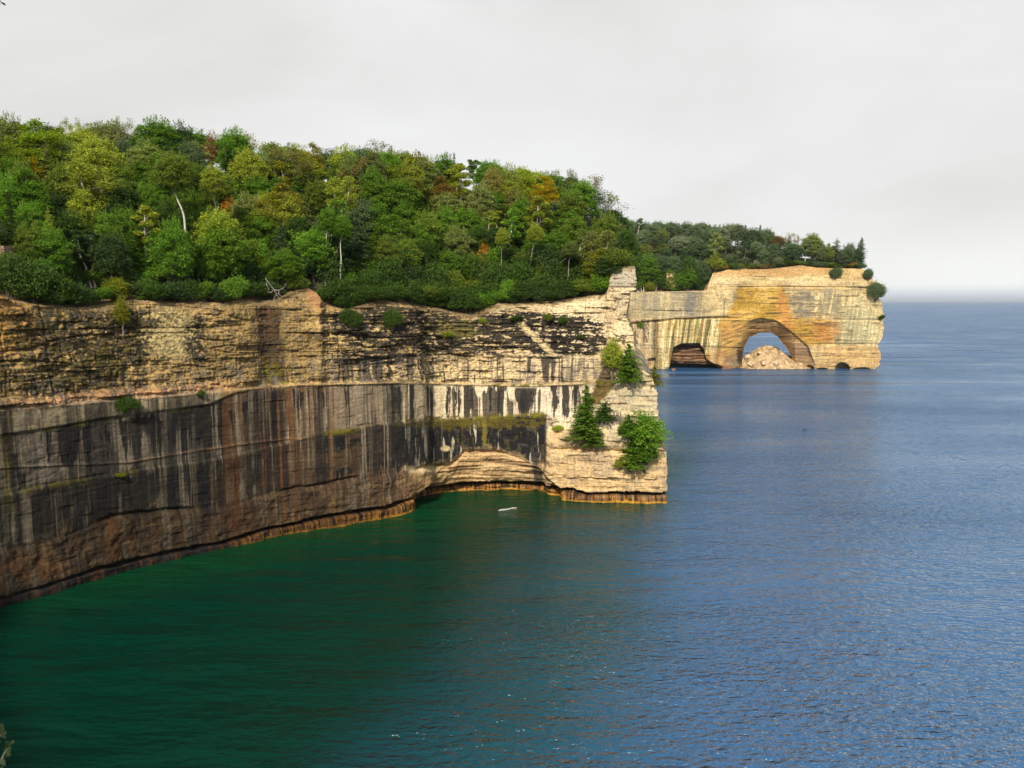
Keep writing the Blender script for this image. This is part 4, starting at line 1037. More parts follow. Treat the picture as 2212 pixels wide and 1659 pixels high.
r2 = lambda x, y: (658.3+0.3224*x, 274.3+0.3224*y)
r3 = lambda x, y: (1262+0.3225*x, 428+0.3225*y)
G1 = 'trees of the wooded slope above the near cliff'
G2 = 'trees on top of the arched headland'
G3 = 'shrubs along the near cliff edge'
G4 = 'plants growing on the cliff face'
def T(fr, kind, dx, dy, w_, colour, label=None, landmark=None, **k):
    px, py = fr(dx, dy); far = fr is r3
    return place(kind, px, py, w_*0.3224, colour, far=k.pop('far', far), group=G2 if far else G1, label=label, landmark=landmark, **k)
T(r1,'broadleaf',60,125,220,'grey-green','dark grey-green tree on the skyline in the far left corner of the wood','the far left skyline tree')
T(r1,'maple',230,160,330,'bright yellow-green','big bright yellow-green tree near the left end of the skyline','the big yellow-green tree', h=15)
T(r1,'maple',400,215,230,'bright yellow-green','yellow-green tree with one crimson spray, right of the biggest yellow tree',None)
T(r1,'maple',55,265,170,'bright yellow-green','yellow-green tree cut by the left border below the skyline',None)
T(r1,'maple',220,385,150,'yellow','small glowing yellow pad of leaves under the big yellow-green tree','the glowing yellow pad', h=9)
T(r1,'maple',170,500,280,'bright green','layered bright green tree below the glowing yellow pad',None)
T(r1,'bare',470,165,110,'grey-green','wispy grey-green tree top poking up right of the yellow-green tree',None, pick=2)
T(r1,'broadleaf',650,255,330,'olive','olive tree with a pale forked limb showing in its crown','the pale-forked olive tree')
T(r1,'birch',690,470,420,'olive','wide drooping olive birch in the middle of the left slope','the drooping olive birch', pick=2)
T(r1,'broadleaf',1050,135,330,'green','tall green tree forming the highest bump of the skyline','the highest skyline tree')
T(r1,'bare',790,165,150,'grey-green','thin airy tree on the skyline left of the highest tree',None, pick=2)
T(r1,'broadleaf',1220,170,190,'dark green','dark wind-combed tree on the skyline right of the highest tree',None, pick=3)
T(r1,'broadleaf',1130,350,400,'dark olive','round dark olive crown above the thick leaning pale trunk','the round dark olive crown', h=12)
T(r1,'sapling',790,350,90,'orange','small orange-tinged crown between two olive trees',None)
T(r1,'sapling',1415,225,40,'pinkish brown','narrow crimson treetop on the skyline','the narrow crimson treetop')
T(r1,'broadleaf',1560,205,220,'green','wind-combed green tree on the skyline right of the crimson treetop',None, pick=3)
T(r1,'bare',1420,370,190,'grey','bare pinkish-grey branches below the crimson treetop','the bare grey branches', pick=0)
T(r1,'bare',1720,255,190,'grey-green','see-through grey tree top on the skyline before the orange one',None, pick=2)
T(r1,'broadleaf',1660,330,250,'olive','olive crown with many upright twigs under the see-through tree',None)
T(r1,'bare',1900,345,230,'tan','tan half-bare tree left of the first orange crown','the tan half-bare tree', pick=2)
T(r1,'maple',2095,315,190,'golden','orange tree crown touching the skyline','the orange skyline tree')
T(r1,'sapling',1540,650,110,'orange','small burnt-orange crown below the olive trees','the burnt-orange crown')
T(r1,'broadleaf',1450,740,330,'olive','olive-brown tree below the burnt-orange crown',None)
T(r1,'maple',1890,590,330,'golden','wide golden-orange tree in the middle of the slope','the wide golden tree')
T(r1,'maple',1750,690,220,'golden','smaller golden tree left of the wide golden one',None)
T(r1,'conifer',730,690,330,'deep blue-green','broad blue-green hemlock below the drooping olive birch','the blue-green hemlock')
T(r1,'conifer',350,640,260,'dark green','tall dark green conifer above the bright green sapling',None)
T(r1,'conifer',60,620,200,'dark green','dark conifer by the left border above the rock ledge',None)
T(r1,'broadleaf',1480,850,380,'bright green','large bright green tree leaning over the cliff edge','the large bright green tree', h=13)
T(r1,'broadleaf',1150,820,260,'green','green tree between the hemlock and the large bright green tree',None)
T(r1,'sapling',790,1040,150,'yellow-green','yellow-green sapling above the one that hangs over the edge',None)
T(r1,'sapling',790,1190,170,'yellow-green','yellow-green sapling hanging down over the cliff edge','the overhanging yellow sapling', depth=1.0)
T(r1,'sapling',375,980,140,'bright green','vivid green sapling among dark shrubs at the left','the vivid green sapling')
T(r1,'sapling',455,860,120,'yellow-green','yellowish sapling above the vivid green one',None)
T(r1,'broadleaf',1900,1010,330,'green','green tree above the tangle of bare white roots','the tree above the white roots', h=9, depth=3)
T(r1,'maple',1700,960,140,'yellow-green','small yellowish crown left of the tree above the white roots',None, h=7)
T(r1,'broadleaf',2100,950,180,'olive','olive-yellow tree right of the tree above the white roots',None, h=8)
T(r1,'birch',2190,690,130,'green','slim tree with a curved pale stem right of the golden trees',None, pick=0)
# middle and right of the near wood
T(r2,'broadleaf',260,150,210,'olive','olive skyline tree just right of the orange one',None, pick=3)
T(r2,'broadleaf',290,200,130,'pale green','pale green feathery crown above the reddish-brown tree',None, pick=3)
T(r2,'bare',340,240,150,'pinkish brown','reddish-brown tree with thinning leaves near the skyline','the reddish-brown tree', pick=2)
T(r2,'maple',330,380,140,'russet','russet lower crown under the reddish-brown tree',None, h=9)
T(r2,'broadleaf',450,170,170,'pale green','light green crown on the skyline left of the bent treetop',None)
T(r2,'bare',550,125,170,'grey-green','bent airy treetop standing out against the sky','the bent airy treetop', pick=2)
T(r2,'broadleaf',450,290,190,'green','green tree under the bent airy treetop',None)
T(r2,'sapling',560,425,80,'orange','small bright orange crown high on the slope','the small bright orange crown')
T(r2,'birch',150,510,120,'green','slender birch with the fainter, curved pale trunk of a pair',None, pick=0, h=16)
T(r2,'birch',240,520,150,'green','birch with a bright white trunk above the dark undergrowth','the white-trunked birch', pick=0, h=15)
T(r2,'maple',470,500,250,'bright green','broad sunlit green tree right of the white-trunked birch','the broad sunlit green tree', h=14)
T(r2,'broadleaf',700,240,200,'olive','olive skyline tree right of the bent airy treetop',None)
T(r2,'broadleaf',810,225,190,'grey-green','grey-green tree in the dip of the skyline',None, pick=3)
T(r2,'conifer',1000,170,60,'dark green','thin spire sticking up above the middle skyline','the thin spire', pick=1)
T(r2,'broadleaf',930,205,200,'green','green spiky tree on the skyline by the thin spire',None, pick=3)
T(r2,'maple',920,365,190,'russet','russet-brown tree left of the tall pale trunk','the russet-brown tree')
T(r2,'birch',1060,265,190,'olive','tree with a tall pale forked trunk in mid slope','the tall pale forked trunk', pick=1, h=17)
T(r2,'broadleaf',1180,400,190,'silvery green','silvery green tree showing the pale side of its leaves','the silvery green tree')
T(r2,'broadleaf',1260,285,170,'tan','tan-tinted skyline tree above the silvery green one',None)
T(r2,'broadleaf',1370,275,150,'grey-green','grey-green skyline tree with upright twigs before the yellow one',None, pick=3)
T(r2,'maple',1480,315,150,'olive','olive-yellow tree left of the yellow crown on the skyline',None)
T(r2,'maple',1610,360,210,'yellow','yellow-orange tree near the right end of the skyline','the yellow skyline tree')
T(r2,'bare',1630,250,160,'grey','leafless branches sticking up behind the yellow skyline tree',None, pick=0)
T(r2,'broadleaf',1790,320,130,'pale green','pale green wind-combed tree right of the yellow skyline tree',None, pick=3)
T(r2,'bare',1890,365,180,'grey','grey half-bare tree on the falling end of the skyline',None, pick=1)
T(r2,'bare',2000,470,140,'grey','lacy grey tree at the lower right end of the skyline',None, pick=1)
T(r2,'broadleaf',1450,480,180,'green','deep green tree below the olive-yellow one',None)
T(r2,'birch',1560,500,210,'olive','olive birch with leaning pale stems','the leaning olive birch', pick=1, h=17)
T(r2,'birch',1350,560,170,'green','green birch with a long straight pale stem',None, pick=0, h=17)
T(r2,'birch',1810,710,150,'pale green','pale green birch above the shrubs near the right end',None, pick=0, h=14)
T(r2,'maple',1960,790,170,'yellow-green','yellow-green cone-shaped tree at the right end of the wood','the yellow-green cone', h=11, depth=2)
T(r2,'sapling',1210,765,110,'orange','orange upper crown of the autumn tree low on the slope','the autumn tree', h=9)
T(r2,'sapling',1180,880,150,'golden','golden tree with a red spot low on the slope',None, h=8)
T(r2,'sapling',1120,960,120,'yellow-green','yellow-green young tree left of the golden one low on the slope',None)
T(r2,'sapling',820,900,70,'golden','small golden young tree above the dark shrubs',None, h=5)
T(r2,'sapling',680,870,150,'green','light green young tree left of the small golden one',None)
T(r2,'broadleaf',940,550,200,'green','green tree with fan-like boughs below the russet-brown one',None)
T(r2,'broadleaf',810,590,220,'dark olive','dark olive tree right of the broad sunlit green one',None)
T(r2,'sapling',1560,900,160,'bright green','bright young tree beneath the leaning olive birch',None, h=7)
T(r2,'pine',2120,560,110,'deep blue-green','small flat-topped pine standing alone at the end of the near wood','the lone flat-topped pine', h=9)
T(r2,'broadleaf',2150,690,180,'dark green','dark green tree below the lone flat-topped pine',None, h=10, depth=9)
T(r2,'broadleaf',2030,600,220,'dark olive','dark olive tree left of the lone flat-topped pine',None)
T(r2,'broadleaf',1790,450,210,'dark olive','dark olive tree below the pale green wind-combed one',None)
# automatic fill behind and between
OCC = [(t[3], t[4]) for t in THINGS]
fill = 0
cols = ['green', 'dark green', 'olive', 'dark olive', 'grey-green', 'green', 'dark green', 'bright green', 'dusky green']
colsR = ['olive', 'green', 'grey-green', 'pale green', 'olive', 'green', 'dark olive', 'yellow-green', 'olive', 'tan', 'green', 'olive']
rf = random.Random(5)
yb = lambda x: float(L1(min(max(x, 0), 1335)))
x = -30
rowy = []
for t_ in (0.0, 0.10, 0.24, 0.38, 0.53, 0.68):
    x = -35+rf.random()*20
    while x < 1345:
        sk = float(SKY(x)); yb_ = yb(x)-45; py = sk+3+(yb_-sk)*t_+rf.uniform(-7, 9)*(0.5 if t_ == 0 else 1)
        near_ = min(((a-x)**2/1.2+(b-py)**2) for a, b in OCC)
        if near_ > (13 if t_ < 0.05 else 18)**2:
            top_ = t_ < 0.2
            cl = rf.choice(colsR if (t_ < 0.5 and x > 480 and rf.random() < 0.75) else cols)
            if t_ > 0.6: cl = rf.choice(['dark green', 'green', 'deep blue-green', 'dark olive', 'green'])
            kd = rf.choice(['broadleaf']*(8 if t_ < .05 else 5)+['maple']*(0 if t_ < .05 else 1)+['conifer']*(0 if t_ < .05 else 2)+['birch'])
            if top_ and rf.random() < 0.10: kd = 'bare'
            if kd == 'bare' and cl in ('dark green',): cl = 'grey-green'
            place(kd, x, py, rf.uniform(62, 88), cl, group=G1, h=rf.uniform(10, 14) if t_ < 0.6 else rf.uniform(8, 12)); fill += 1
            OCC.append((x, py))
        x += rf.uniform(28, 36) if t_ < 0.05 else rf.uniform(37, 48)
print('near trees', len(THINGS), 'fill', fill, time.time()-T0)
# shrubs on the near rim
nsh = 0
x = -10
while x < 1338:
    yy_ = yb(x)
    w_ = rf.uniform(52, 82)
    skip = (x < 45) or (655 < x < 705) or (1245 < x < 1262) or (585 < x < 612)
    tall = rf.uniform(28, 55) if x > 700 else rf.uniform(30, 62)
    if not skip:
        if rf.random() < 0.45: place('shrub', x+rf.uniform(-12, 12), yy_-rf.uniform(12, 22), rf.uniform(34, 50), rf.choice(['dark green', 'green', 'dark olive']), depth=rf.uniform(-0.4, 0.3), h=2.5, group=G3)
        cl = rf.choice(['dark green', 'dark green', 'green', 'deep blue-green', 'dark olive'])
        place('shrub', x, yy_-tall, w_, cl, depth=rf.uniform(0.2, 1.4), h=4, group=G3); nsh += 1
    x += rf.uniform(24, 36)
for row, (lo_, hi_, dd, st_) in enumerate(((75, 100, 8, 48), (118, 142, 13, 55))):
    x = 10
    while x < 1335:
        place('shrub', x, yb(x)-rf.uniform(lo_, hi_), rf.uniform(62, 88), rf.choice(['dark green', 'green', 'deep blue-green', 'dark olive', 'dark green']), depth=dd+rf.uniform(-2, 2), h=5, group=G3); nsh += 1
        x += rf.uniform(st_*.8, st_*1.2)
for (px, py, w_) in ((735, 600, 90), (790, 615, 100), (850, 600, 80), (60, 560, 110), (20, 545, 80), (120, 590, 110), (940, 605, 80), (1010, 620, 80), (1050, 600, 80), (1180, 590, 80), (1120, 605, 80), (1290, 600, 60)):
    place('shrub', px, py, w_, 'dark green', depth=2.5, h=5, group=G3)
print('shrubs', nsh, time.time()-T0)
# the strip of wood that joins the near cliff to the headland
for i in range(34):
    Yq = 214+9.6*i; xe = float(np.interp(Yq, P[iR:, 1], P[iR:, 0]))
    for k_ in range(2):
        x_ = xe*0.92-10-6*rf.random()-13*k_; g = gz(x_, Yq+3*k_)
        if g is None: continue
        hq = rf.uniform(8, 11); px_, py_ = [float(q_) for q_ in proj(x_, Yq+3*k_, g+hq)]
        if py_ < float(SKY(px_))+3: continue
        plant(rf.choice(['broadleaf']*4+['conifer', 'birch']), (x_, Yq+3*k_, g), hq, rf.uniform(8, 11), rf.choice(['green', 'dark green', 'olive', 'dark olive', 'dusky green']), px=px_, py=py_, group=G1)
# far headland
nF = len(THINGS)
T(r3,'broadleaf',470,265,90,'red','dusky red crown at the left end of the headland wood','the dusky red crown', h=12)
T(r3,'broadleaf',1295,255,110,'pinkish brown','faded reddish crown in the headland wood before the gap','the faded reddish crown', h=12)
T(r3,'broadleaf',1530,250,150,'grey-green','round tree standing clear right of the gap in the headland wood','the round free-standing tree', h=17, depth=6)
T(r3,'pine',1690,275,140,'dusky green','rugged pine between the round tree and the tall snag','the rugged pine', h=17, depth=5)
T(r3,'pine',1860,270,120,'dusky green','last pine on the tip of the headland','the last pine', h=17, depth=5)
T(r3,'bare',1800,262,50,'grey','tall thin snag rising above the tip of the headland','the tall thin snag', h=18, depth=3, pick=0)
T(r3,'broadleaf',1770,330,110,'dusky green','rounded dark tree at the foot of the tall snag',None, h=12, depth=4)
T(r3,'broadleaf',1870,340,120,'dusky green','dark bushy tree on the very edge of the headland tip',None, h=12, depth=3)
T(r3,'broadleaf',1620,320,120,'grey-green','grey-green tree left of the rugged pine',None, h=14, depth=5)
T(r3,'conifer',1180,180,90,'grey-green','spired tree forming the middle peak of the headland wood','the middle spire', h=17)
T(r3,'broadleaf',1350,400,210,'dark green','dark green tree draping over the cliff before the gap','the draping dark tree', h=10, depth=1)
T(r3,'sapling',880,390,120,'olive','small olive tree at the foot of the headland wood','the small olive tree', h=8, depth=2.5)
T(r3,'birch',1060,300,110,'dusky green','tree with a leaning pale trunk at the front of the headland wood',None, h=15, depth=5)
T(r3,'birch',880,250,110,'grey-green','tree with a forked pale trunk in the headland wood',None, h=17, depth=6)
T(r3,'bare',1420,250,90,'grey','lacy tree beside the gap in the headland wood',None, h=14, pick=2)
for dx, dy, w_, kd, cl in ((1475, 300, 90, 'birch', 'hazy green'), (1570, 290, 90, 'broadleaf', 'hazy green'), (1660, 330, 90, 'birch', 'dusky green'), (1730, 350, 90, 'broadleaf', 'hazy green'), (1740, 310, 70, 'pine', 'hazy green'), (1820, 350, 100, 'birch', 'dusky green'), (1900, 370, 80, 'broadleaf', 'dusky green'), (1840, 300, 70, 'conifer', 'hazy green'), (1600, 400, 110, 'broadleaf', 'dusky green'), (1700, 410, 110, 'broadleaf', 'dusky green'), (1800, 410, 110, 'broadleaf', 'dusky green')):
    T(r3, kd, dx, dy, w_, cl, h=14, depth=rf.uniform(3, 7))
xs = 300; k = 0
OCF = [(t[3], t[4]) for t in THINGS[nF:]]
for row, (dy0, st_, hh) in enumerate(((0, 48, 17), (40, 56, 16), (85, 58, 14), (130, 60, 12), (175, 62, 10), (215, 66, 8))):
    xs = 270+row*20
    while xs < 1450:
        px_, _ = r3(xs, 0)
        if dy0 > 60 and px_ > 1700: break
        py_ = float(SKY(px_))+dy0*0.3224+rf.uniform(-4, 5)
        if min((a-px_)**2+(b-py_)**2 for a, b in OCF) > 8**2:
            place(rf.choice(['broadleaf']*5+['birch']*2+['conifer']*2+['pine']*2), px_, py_, rf.uniform(36, 52), rf.choice(['hazy green', 'dusky green', 'hazy green', 'pale hazy green', 'dusky green', 'grey-green', 'hazy green']), far=True, h=hh, group=G2)
        xs += st_*rf.uniform(.8, 1.2)
for (dx, dy, w_, cl, kd) in ((400, 460, 130, 'bright green', 'birch'), (480, 500, 120, 'green', 'birch'), (560, 540, 110, 'bright green', 'sapling'), (640, 500, 120, 'green', 'sapling'), (700, 470, 130, 'bright green', 'sapling'), (760, 500, 110, 'dark green', 'sapling'), (360, 440, 110, 'green', 'birch'), (600, 590, 110, 'green', 'shrub')):
    px_, py_ = r3(dx, dy)
    place(kd, px_, py_, w_*.3224, cl, far=True, h=12 if kd != 'shrub' else 5, depth=2.5, group=G2)
for dx, dy, w_, kd, cl, h_, dp in ((330, 330, 150, 'broadleaf', 'dark green', 14, 5), (430, 380, 150, 'broadleaf', 'green', 13, 7), (520, 400, 150, 'broadleaf', 'dusky green', 13, 9), (610, 400, 150, 'broadleaf', 'dusky green', 13, 8), (700, 400, 140, 'broadleaf', 'dark green', 12, 7), (790, 420, 120, 'broadleaf', 'dusky green', 11, 5), (360, 520, 110, 'shrub', 'green', 6, 3), (440, 560, 90, 'shrub', 'yellow-green', 4, 2), (520, 520, 120, 'shrub', 'dark green', 6, 3.5), (680, 540, 120, 'shrub', 'green', 6, 3), (770, 560, 90, 'shrub', 'dark green', 5, 2.5), (580, 470, 120, 'broadleaf', 'green', 9, 5)):
    px_, py_ = r3(dx, dy); place(kd, px_, py_, w_*.3224, cl, far=True, h=h_, depth=dp, group=G2)
for dx, dy, w_, kd, cl, h_, dp in ((1340, 420, 130, 'conifer', 'dusky green', 8, 1.2), (1400, 440, 90, 'broadleaf', 'dark green', 8, 1.5), (1530, 250, 120, 'broadleaf', 'hazy green', 17, 9), (1640, 300, 100, 'conifer', 'hazy green', 16, 7), (1700, 270, 100, 'pine', 'hazy green', 17, 8), (1860, 262, 90, 'conifer', 'hazy green', 17, 6), (1890, 330, 90, 'broadleaf', 'hazy green', 12, 4), (1780, 310, 90, 'broadleaf', 'hazy green', 14, 7)):
    px_, py_ = r3(dx, dy); place(kd, px_, py_, w_*.3224, cl, far=True, h=h_, depth=dp, group=G2)
for i, dx in enumerate((940, 985, 1010, 1050, 1120, 1160, 1200, 1240, 1290, 1330, 1385, 1430, 1470, 1500, 1530, 1560, 1600, 1640, 1670, 1700, 1745, 1775, 1800, 1825, 1850)):
    px_ = 1262+0.3225*dx; place('shrub', px_, float(FT(px_))-rf.uniform(8, 16), rf.uniform(22, 34), rf.choice(['dark green', 'dusky green', 'brown', 'dark olive']), far=True, depth=2.0+rf.random()*2, h=5, group=G2)
print('far', len(THINGS)-nF, time.time()-T0)
# plants rooted on the faces
def on_face(kind, px, py, hpx, wpx, colour, label, far=False, out=0.2, pick=None, tilt=(0, 0), landmark=None):
    if far: q = far_face(px, py); nrm = np.array([0, -1., 0])
    else: q, nrm = near_face(px, py)
    s_ = q[1]/F
    loc = q+nrm*out-np.array([0, 0, 0.16*hpx*s_ if kind == 'sapling' else 0])
    if kind == 'sapling': hpx *= 1.12
    r = plant(kind, tuple(float(a) for a in loc), hpx*s_, wpx*s_, colour, pick=pick, tilt=tilt, px=px, py=py-hpx, group=G4, label=label, landmark=landmark)
    return r
on_face('bush_fir', 1358, 824, 82, 70, 'green', 'feathery green fir on top of the brown slope of the promontory')
on_face('sapling', 1322, 800, 66, 46, 'olive', 'dry olive bush on the upper brown slope of the promontory')
on_face('bush_fir', 1421, 832, 42, 44, 'yellow-green', 'yellow-green bush leaning over the water at the promontory shoulder', out=-0.6)
on_face('bush_fir', 1266, 908, 78, 62, 'green', 'pointed fir at the top of the left fir clump on the promontory')
on_face('bush_fir', 1306, 908, 50, 50, 'dark green', 'small fir to the right within the left fir clump')
on_face('bush_fir', 1262, 950, 78, 78, 'bright green', 'wide fir in the middle of the left fir clump')
on_face('bush_fir', 1284, 962, 58, 54, 'bright green', 'lowest fir of the left fir clump, above the tan ledge')
on_face('sapling', 1396, 975, 88, 84, 'bright green', 'largest bright bush jutting over the water from the promontory', out=0.8)
on_face('bush_fir', 1358, 940, 46, 62, 'green', 'small pointed bush left of the largest jutting bush')
on_face('bush_fir', 1364, 1010, 66, 76, 'bright green', 'bright pointed bush at the lower left of the jutting bushes')
on_face('sapling', 1392, 1000, 56, 60, 'green', 'green shrub below the largest jutting bush', out=0.2)
on_face('shrub', 1340, 1010, 20, 34, 'olive', 'low olive scrub at the bottom left of the jutting bushes')
on_face('shrub', 270, 893, 38, 62, 'dark green', 'lone dark bush on the pink ledge of the left wall')
on_face('shrub', 434, 858, 16, 26, 'dark green', 'tiny bush on the ledge right of the lone dark bush')
on_face('shrub', 758, 708, 42, 36, 'dark green', 'dark bush hanging left of the bigger bush on the upper wall')
on_face('shrub', 845, 712, 45, 52, 'dark green', 'round dark bush on the upper wall under the wood')
on_face('shrub', 1115, 697, 18, 34, 'dark green', 'small bush at the head of the pale diagonal spur')
on_face('shrub', 1183, 694, 16, 26, 'dark olive', 'small scrub right of the pale diagonal spur')
on_face('shrub', 1216, 702, 20, 28, 'dark green', 'small dark bush on the cream wall near the wood')
on_face('shrub', 900, 722, 18, 22, 'dark green', 'small bush among the black-stained beds')
on_face('shrub', 1042, 700, 14, 22, 'olive', 'small olive tuft among the black-stained beds')
on_face('shrub', 965, 730, 16, 46, 'olive', 'olive grass cushion on the black-stained beds')
on_face('shrub', 1253, 735, 14, 18, 'dark green', 'tiny bush in the cream wall above the fir clumps')
on_face('shrub', 1205, 930, 12, 30, 'olive', 'low scrub on the tan shelf beside the left fir clump')
on_face('sapling', 262, 705, 60, 34, 'yellow-green', 'yellow-green sapling dangling below the cliff edge at the left', out=0.9)
on_face('shrub', 260, 1032, 12, 34, 'yellow-green', 'yellow-green tuft on the lower left ledge')
on_face('shrub', 1890, 646, 38, 26, 'dusky green', 'bush clinging to the right flank of the headland', far=True)
on_face('shrub', 1874, 606, 26, 26, 'dusky green', 'bush at the shoulder above the headland flank', far=True)
on_face('shrub', 1903, 692, 14, 18, 'dark green', 'tiny bush on the ledge of the headland flank', far=True)
on_face('shrub', 1805, 600, 22, 34, 'dusky green', 'dark bush slipping down the top of the headland cliff', far=True)
on_face('shrub', 1384, 710, 16, 14, 'green', 'small green bush at the left end of the headland wall', far=True)
# extra pale trunks the photo shows in the wood
def pale_trunk(px0, py0, px1, py1, depth, r, label, mat, crown=None):
    """bottom px0,py0 to top px1,py1"""
    Y = float(EY(px0))+depth
    a = np.array([float(q) for q in at_y(px0, py0, Y)]); b = np.array([float(q) for q in at_y(px1, py1, Y)])
    g = gz(a[0], a[1]); a2 = a.copy(); 
    if g is not None and g < a[2]: a2[2] = g-0.3
    d = b-a; n = 8; t = np.linspace(0, 1, n)[:, None]
    p = a+d*t; p[:, 0] += 0.15*np.sin(np.linspace(0, 6, n))
    pts_ = np.concatenate([[a2-np.array([0.02*(px1-px0), 0, 0])], p]) if a2[2] < a[2]-0.2 else p
    pts_ = pts_-np.array([a2[0], a2[1], a2[2]])
    rad = np.linspace(r, r*0.55, len(pts_))
    root = empty('leaning_tree', tuple(a2))
    V_, F_ = tube(pts_, rad, 8)
    tr = obj('trunk', mesh_np('trunk', V_, F_, mat), root)
    g_ = Geo(); rs = np.random.RandomState(int(px0))
    for k in range(5):
        e_ = pts_[-1]+rs.normal(size=3)*1.4+np.array([0, 0, 1.6]); g_.add(*limb(rs, pts_[-1-(k % 2)], e_, r*0.35, 0.02))
    obj('branches', g_.mesh('branches', mat), root)
    if crown:
        cm = PROTO['broadleaf'][crown[2]][1]; sc_ = crown[1]; c_ = obj('crown', cm, root); c_.scale = (sc_, sc_, sc_*0.8); c_.location = tuple(pts_[-1]-np.array([0, 0, 0.30*15*sc_*0.8])); c_.color = (*PAL[crown[0]], 1)
    tag(root, label, 'tree', G1)
    return root
pale_trunk(398, 472, 376, 408, 10, 0.21, 'tree with a thick pale trunk leaning left in the middle of the wood', M_PALE, ('dark olive', 0.95, 2))
pale_trunk(702, 578, 707, 498, 6, 0.13, 'thin curved pale trunk left of the white one', M_PALE, ('green', 0.6, 3))
pale_trunk(735, 583, 737, 512, 6, 0.17, 'bright white birch trunk above dark undergrowth', M_PALE, ('green', 0.62, 0))
pale_trunk(1080, 600, 1086, 530, 6, 0.11, 'thin pale stem above the right shrubs', M_SILVER, ('olive', 0.5, 1))
pale_trunk(1140, 585, 1156, 520, 7, 0.12, 'leaning pale stem beneath the olive birch', M_SILVER, ('olive', 0.55, 4))
pale_trunk(1224, 612, 1232, 552, 4, 0.12, 'slim pale stem near the right end of the wood', M_SILVER, ('pale green', 0.5, 2))
pale_trunk(466, 455, 462, 420, 14, 0.16, 'short brown trunk showing under an olive crown', M_SILVER, ('olive', 0.7, 1))
# tangle of bare roots over the edge
q, nrm = near_face(592, 665)
root = empty('bare_roots', tuple(float(a) for a in q+nrm*0.6+np.array([0, 0, 3.0])))
g_ = Geo(); rs = np.random.RandomState(77); s_ = q[1]/F
for pts_ in (((-25, 45), (-12, 25), (0, 12), (6, -2), (14, -14), (24, -20)), ((0, 12), (14, 10), (26, 18), (36, 32)), ((6, -2), (-2, -10), (0, -20)), ((-22, 30), (-14, 12), (-24, 8), (-34, 14)), ((0, 12), (-10, 4), (-20, 6)), ((14, 10), (12, 0), (20, -6))):
    pp = np.array([[a*s_*0.75, rs.normal()*0.25, b*s_*0.75] for a, b in pts_])
    tt = np.linspace(0, len(pp)-1, 14); pp = np.stack([np.interp(tt, np.arange(len(pp)), pp[:, k]) for k in range(3)], 1)
    g_.add(*tube(pp, np.linspace(0.11, 0.04, 14), 6))
obj('root', g_.mesh('root', M_SILVER), root)
tag(root, 'bleached bare roots and branches dangling over the cliff edge', 'tree roots')
# ------------------------------------------------------------------ rocks
def rock_mesh(name, sx, sy, sz, seed, n=40, boxy=0.75, mat=None, c0=(0.52, 0.42, 0.27), amp=0.25, strata=True):
    """a boulder or block: cube-sphere pushed about by noise"""
    lin = np.linspace(-1, 1, n); Vs = []; Fs = []; o_ = 0
    for axis_ in range(3):
        for sg in (-1, 1):
            a, b = np.meshgrid(lin, lin); p = np.zeros((n, n, 3)); p[..., axis_] = sg; p[..., (axis_+1) % 3] = a*(sg); p[..., (axis_+2) % 3] = b
            Vs.append(p.reshape(-1, 3)); Fs.append(grid_faces(n, n)+o_); o_ += n*n
    P_ = np.concatenate(Vs); nrm = P_/np.linalg.norm(P_, axis=1)[:, None]
    S_ = P_*boxy+nrm*1.0*(1-boxy)
    S_ = S_*np.array([sx, sy, sz])/2
    d = (fbm(S_[:, 0]*0.5+seed, S_[:, 1]*0.5, S_[:, 2]*0.7, seed=seed)-0.5)*2*amp*min(sx, sy, sz)
    if strata: d += (np.round(vn(np.floor(S_[:, 2]/0.55)*3.3+seed, seed=seed)*3)/3-0.5)*amp*0.9
    S_ = S_+nrm*d[:, None]
    cc = np.ones((len(S_), 3))*np.array(c0)*(0.5+1.0*fbm(S_[:, 0]*0.4, S_[:, 1]*0.4, S_[:, 2]*2.0, seed=seed+1))[:, None]
    cc = mixc(cc, (0.07, 0.055, 0.04), ss(0.62, 0.68, fbm(S_[:, 0]*0.8, S_[:, 1]*0.8, S_[:, 2]*3.0, seed=seed+2))*0.8)
    return mesh_np(name, S_, np.concatenate(Fs), mat or M_ROCK, cc)
def outcrop(px, pybot, wpx, hpx, Y, label, seed, c0):
    s_ = Y/F; x, _, z = [float(v_) for v_ in at_y(px, pybot-hpx/2, Y)]
    o = obj('rock_outcrop', rock_mesh('rock_outcrop', wpx*s_, wpx*s_*1.3, hpx*s_*1.15, seed, 44, 0.86, M_ROCK, c0, 0.07)); o.location = (x, Y, z)
    tag(o, label, 'rock', 'rock outcrops among the trees'); return o
outcrop(1447, 622, 20, 30, YF+4, 'narrow sandy rock stack among the bushes of the headland', 32, (0.62, 0.42, 0.22))
outcrop(6, 556, 44, 22, float(EY(14))+9, 'reddish rock ledge showing in the wood at the left border', 33, (0.28, 0.18, 0.12))
